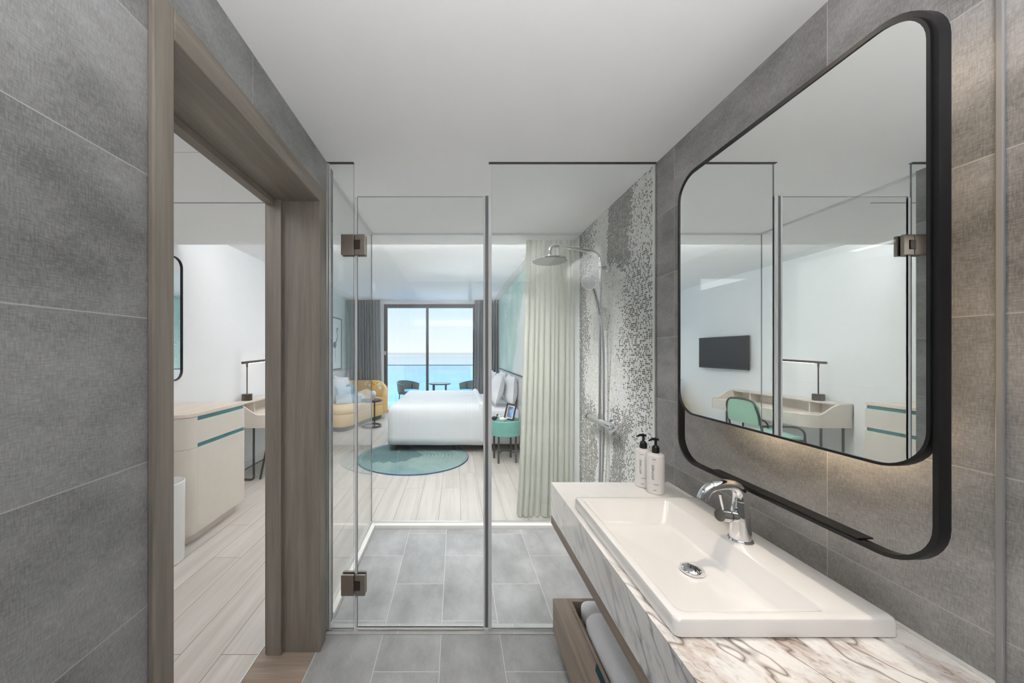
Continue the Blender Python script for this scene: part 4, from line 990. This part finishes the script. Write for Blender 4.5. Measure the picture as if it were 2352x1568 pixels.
for y in (cy0, cy1):
    MB().tube([(-2.14, y, 0.445), (-2.23, y, 0.0)], 0.0115, 10).build('leg', M['dkmetal'], t, 60)
    MB().tube(smooth_path([(-1.64, y, 0.60), (-1.85, y, 0.60), (-2.05, y, 0.585), (-2.13, y, 0.53), (-2.14, y, 0.445)], 5), 0.0105, 10).build('arm', M['dkmetal'], t, 60)
    MB().cyl((-2.14, y, 0.435), (-1.65, y, 0.435), 0.010).build('side_rail', M['dkmetal'], t, 40)

# television
t = thing('television', 'black flat television mounted on the white wall, seen in the mirror', 'television', (-2.6, 5.75, 1.17))
MB().box(-2.565, -2.535, 5.22, 6.27, 1.175, 1.70, 0.004).build('casing', M['blackp'], t)
MB().box(-2.5352, -2.534, 5.235, 6.255, 1.195, 1.690).build('screen', M['screen'], t)
MB().box(-2.598, -2.565, 5.55, 5.95, 1.32, 1.55).build('wall_bracket', M['dkmetal'], t)

# balcony furniture
def balcony_chair():
    t = thing('balcony_chair', 'x', 'chair', (0, 0, 0), 'woven chairs on the balcony')
    P = [(0.36*math.sin(math.radians(a)), 0.30*math.cos(math.radians(a)), 0) for a in range(-105, 106, 10)]
    h_ = [0.60+0.07*math.cos(math.radians(a))+0.02 for a in range(-105, 106, 10)]
    rings = []
    mb = MB(); bm = mb.bm
    for p_, hh in zip(P, h_):
        v3 = Vector(p_)
        rings.append([v3*1.03+Vector((0, 0, hh)), v3*0.97+Vector((0, 0, hh)), v3*0.90+Vector((0, 0, 0.42)), v3*0.96+Vector((0, 0, 0.42))])
    mb.loops(rings).build('woven_back', M['rattan'], t, 60)
    MB().tube([Vector(p_)*1.0+Vector((0, 0, hh)) for p_, hh in zip(P, h_)], 0.012, 8).build('top_rail', M['dkmetal'], t, 60)
    MB().lathe([(0.29, 0.36), (0.30, 0.37), (0.30, 0.395), (0.28, 0.40), (0.01, 0.40)], (0, 0, 0), 28).build('seat', M['rattan'], t, 30)
    MB().lathe([(0.25, 0.40), (0.27, 0.41), (0.27, 0.44), (0.25, 0.455), (0.01, 0.46)], (0, 0, 0), 28).build('seat_cushion', M['blueseat'], t, 40)
    for a in (-125, -65, 65, 125):
        x, y = math.sin(math.radians(a)), math.cos(math.radians(a))
        MB().tube([(0.34*x, 0.30*y, 0.60 if abs(a) < 100 else 0.36), (0.30*x, 0.27*y, 0.38), (0.33*x, 0.32*y, 0)], 0.013, 8).build('leg', M['dkmetal'], t, 40)
    return t
M['blueseat'] = plain('blue_seat_cushion', (76, 140, 180), 0.9)
bc = balcony_chair(); bc2 = copy_tree(bc)
bc.location = (-1.24, 9.3, -0.02); bc.rotation_euler = (0, 0, math.radians(62))
bc['label'] = 'woven balcony chair on the left with a blue cushion'
bc2.location = (0.33, 9.3, -0.02); bc2.rotation_euler = (0, 0, math.radians(-62)); bc2['label'] = 'woven balcony chair on the right, partly behind the curtain'
t = thing('balcony_table', 'round dark table between the two balcony chairs', 'table', (-0.43, 9.35, -0.02))
MB().lathe([(0.28, 0.585), (0.29, 0.59), (0.29, 0.612), (0.285, 0.617), (0.01, 0.617)], (-0.43, 9.35, 0), 40).build('table_top', M['dkmetal'], t, 30)
for k in range(4):
    a = math.radians(45+90*k); x, y = -0.43+0.23*math.cos(a), 9.35+0.23*math.sin(a)
    MB().box(x-0.02, x+0.02, y-0.02, y+0.02, -0.02, 0.585).build('leg', M['dkmetal'], t)
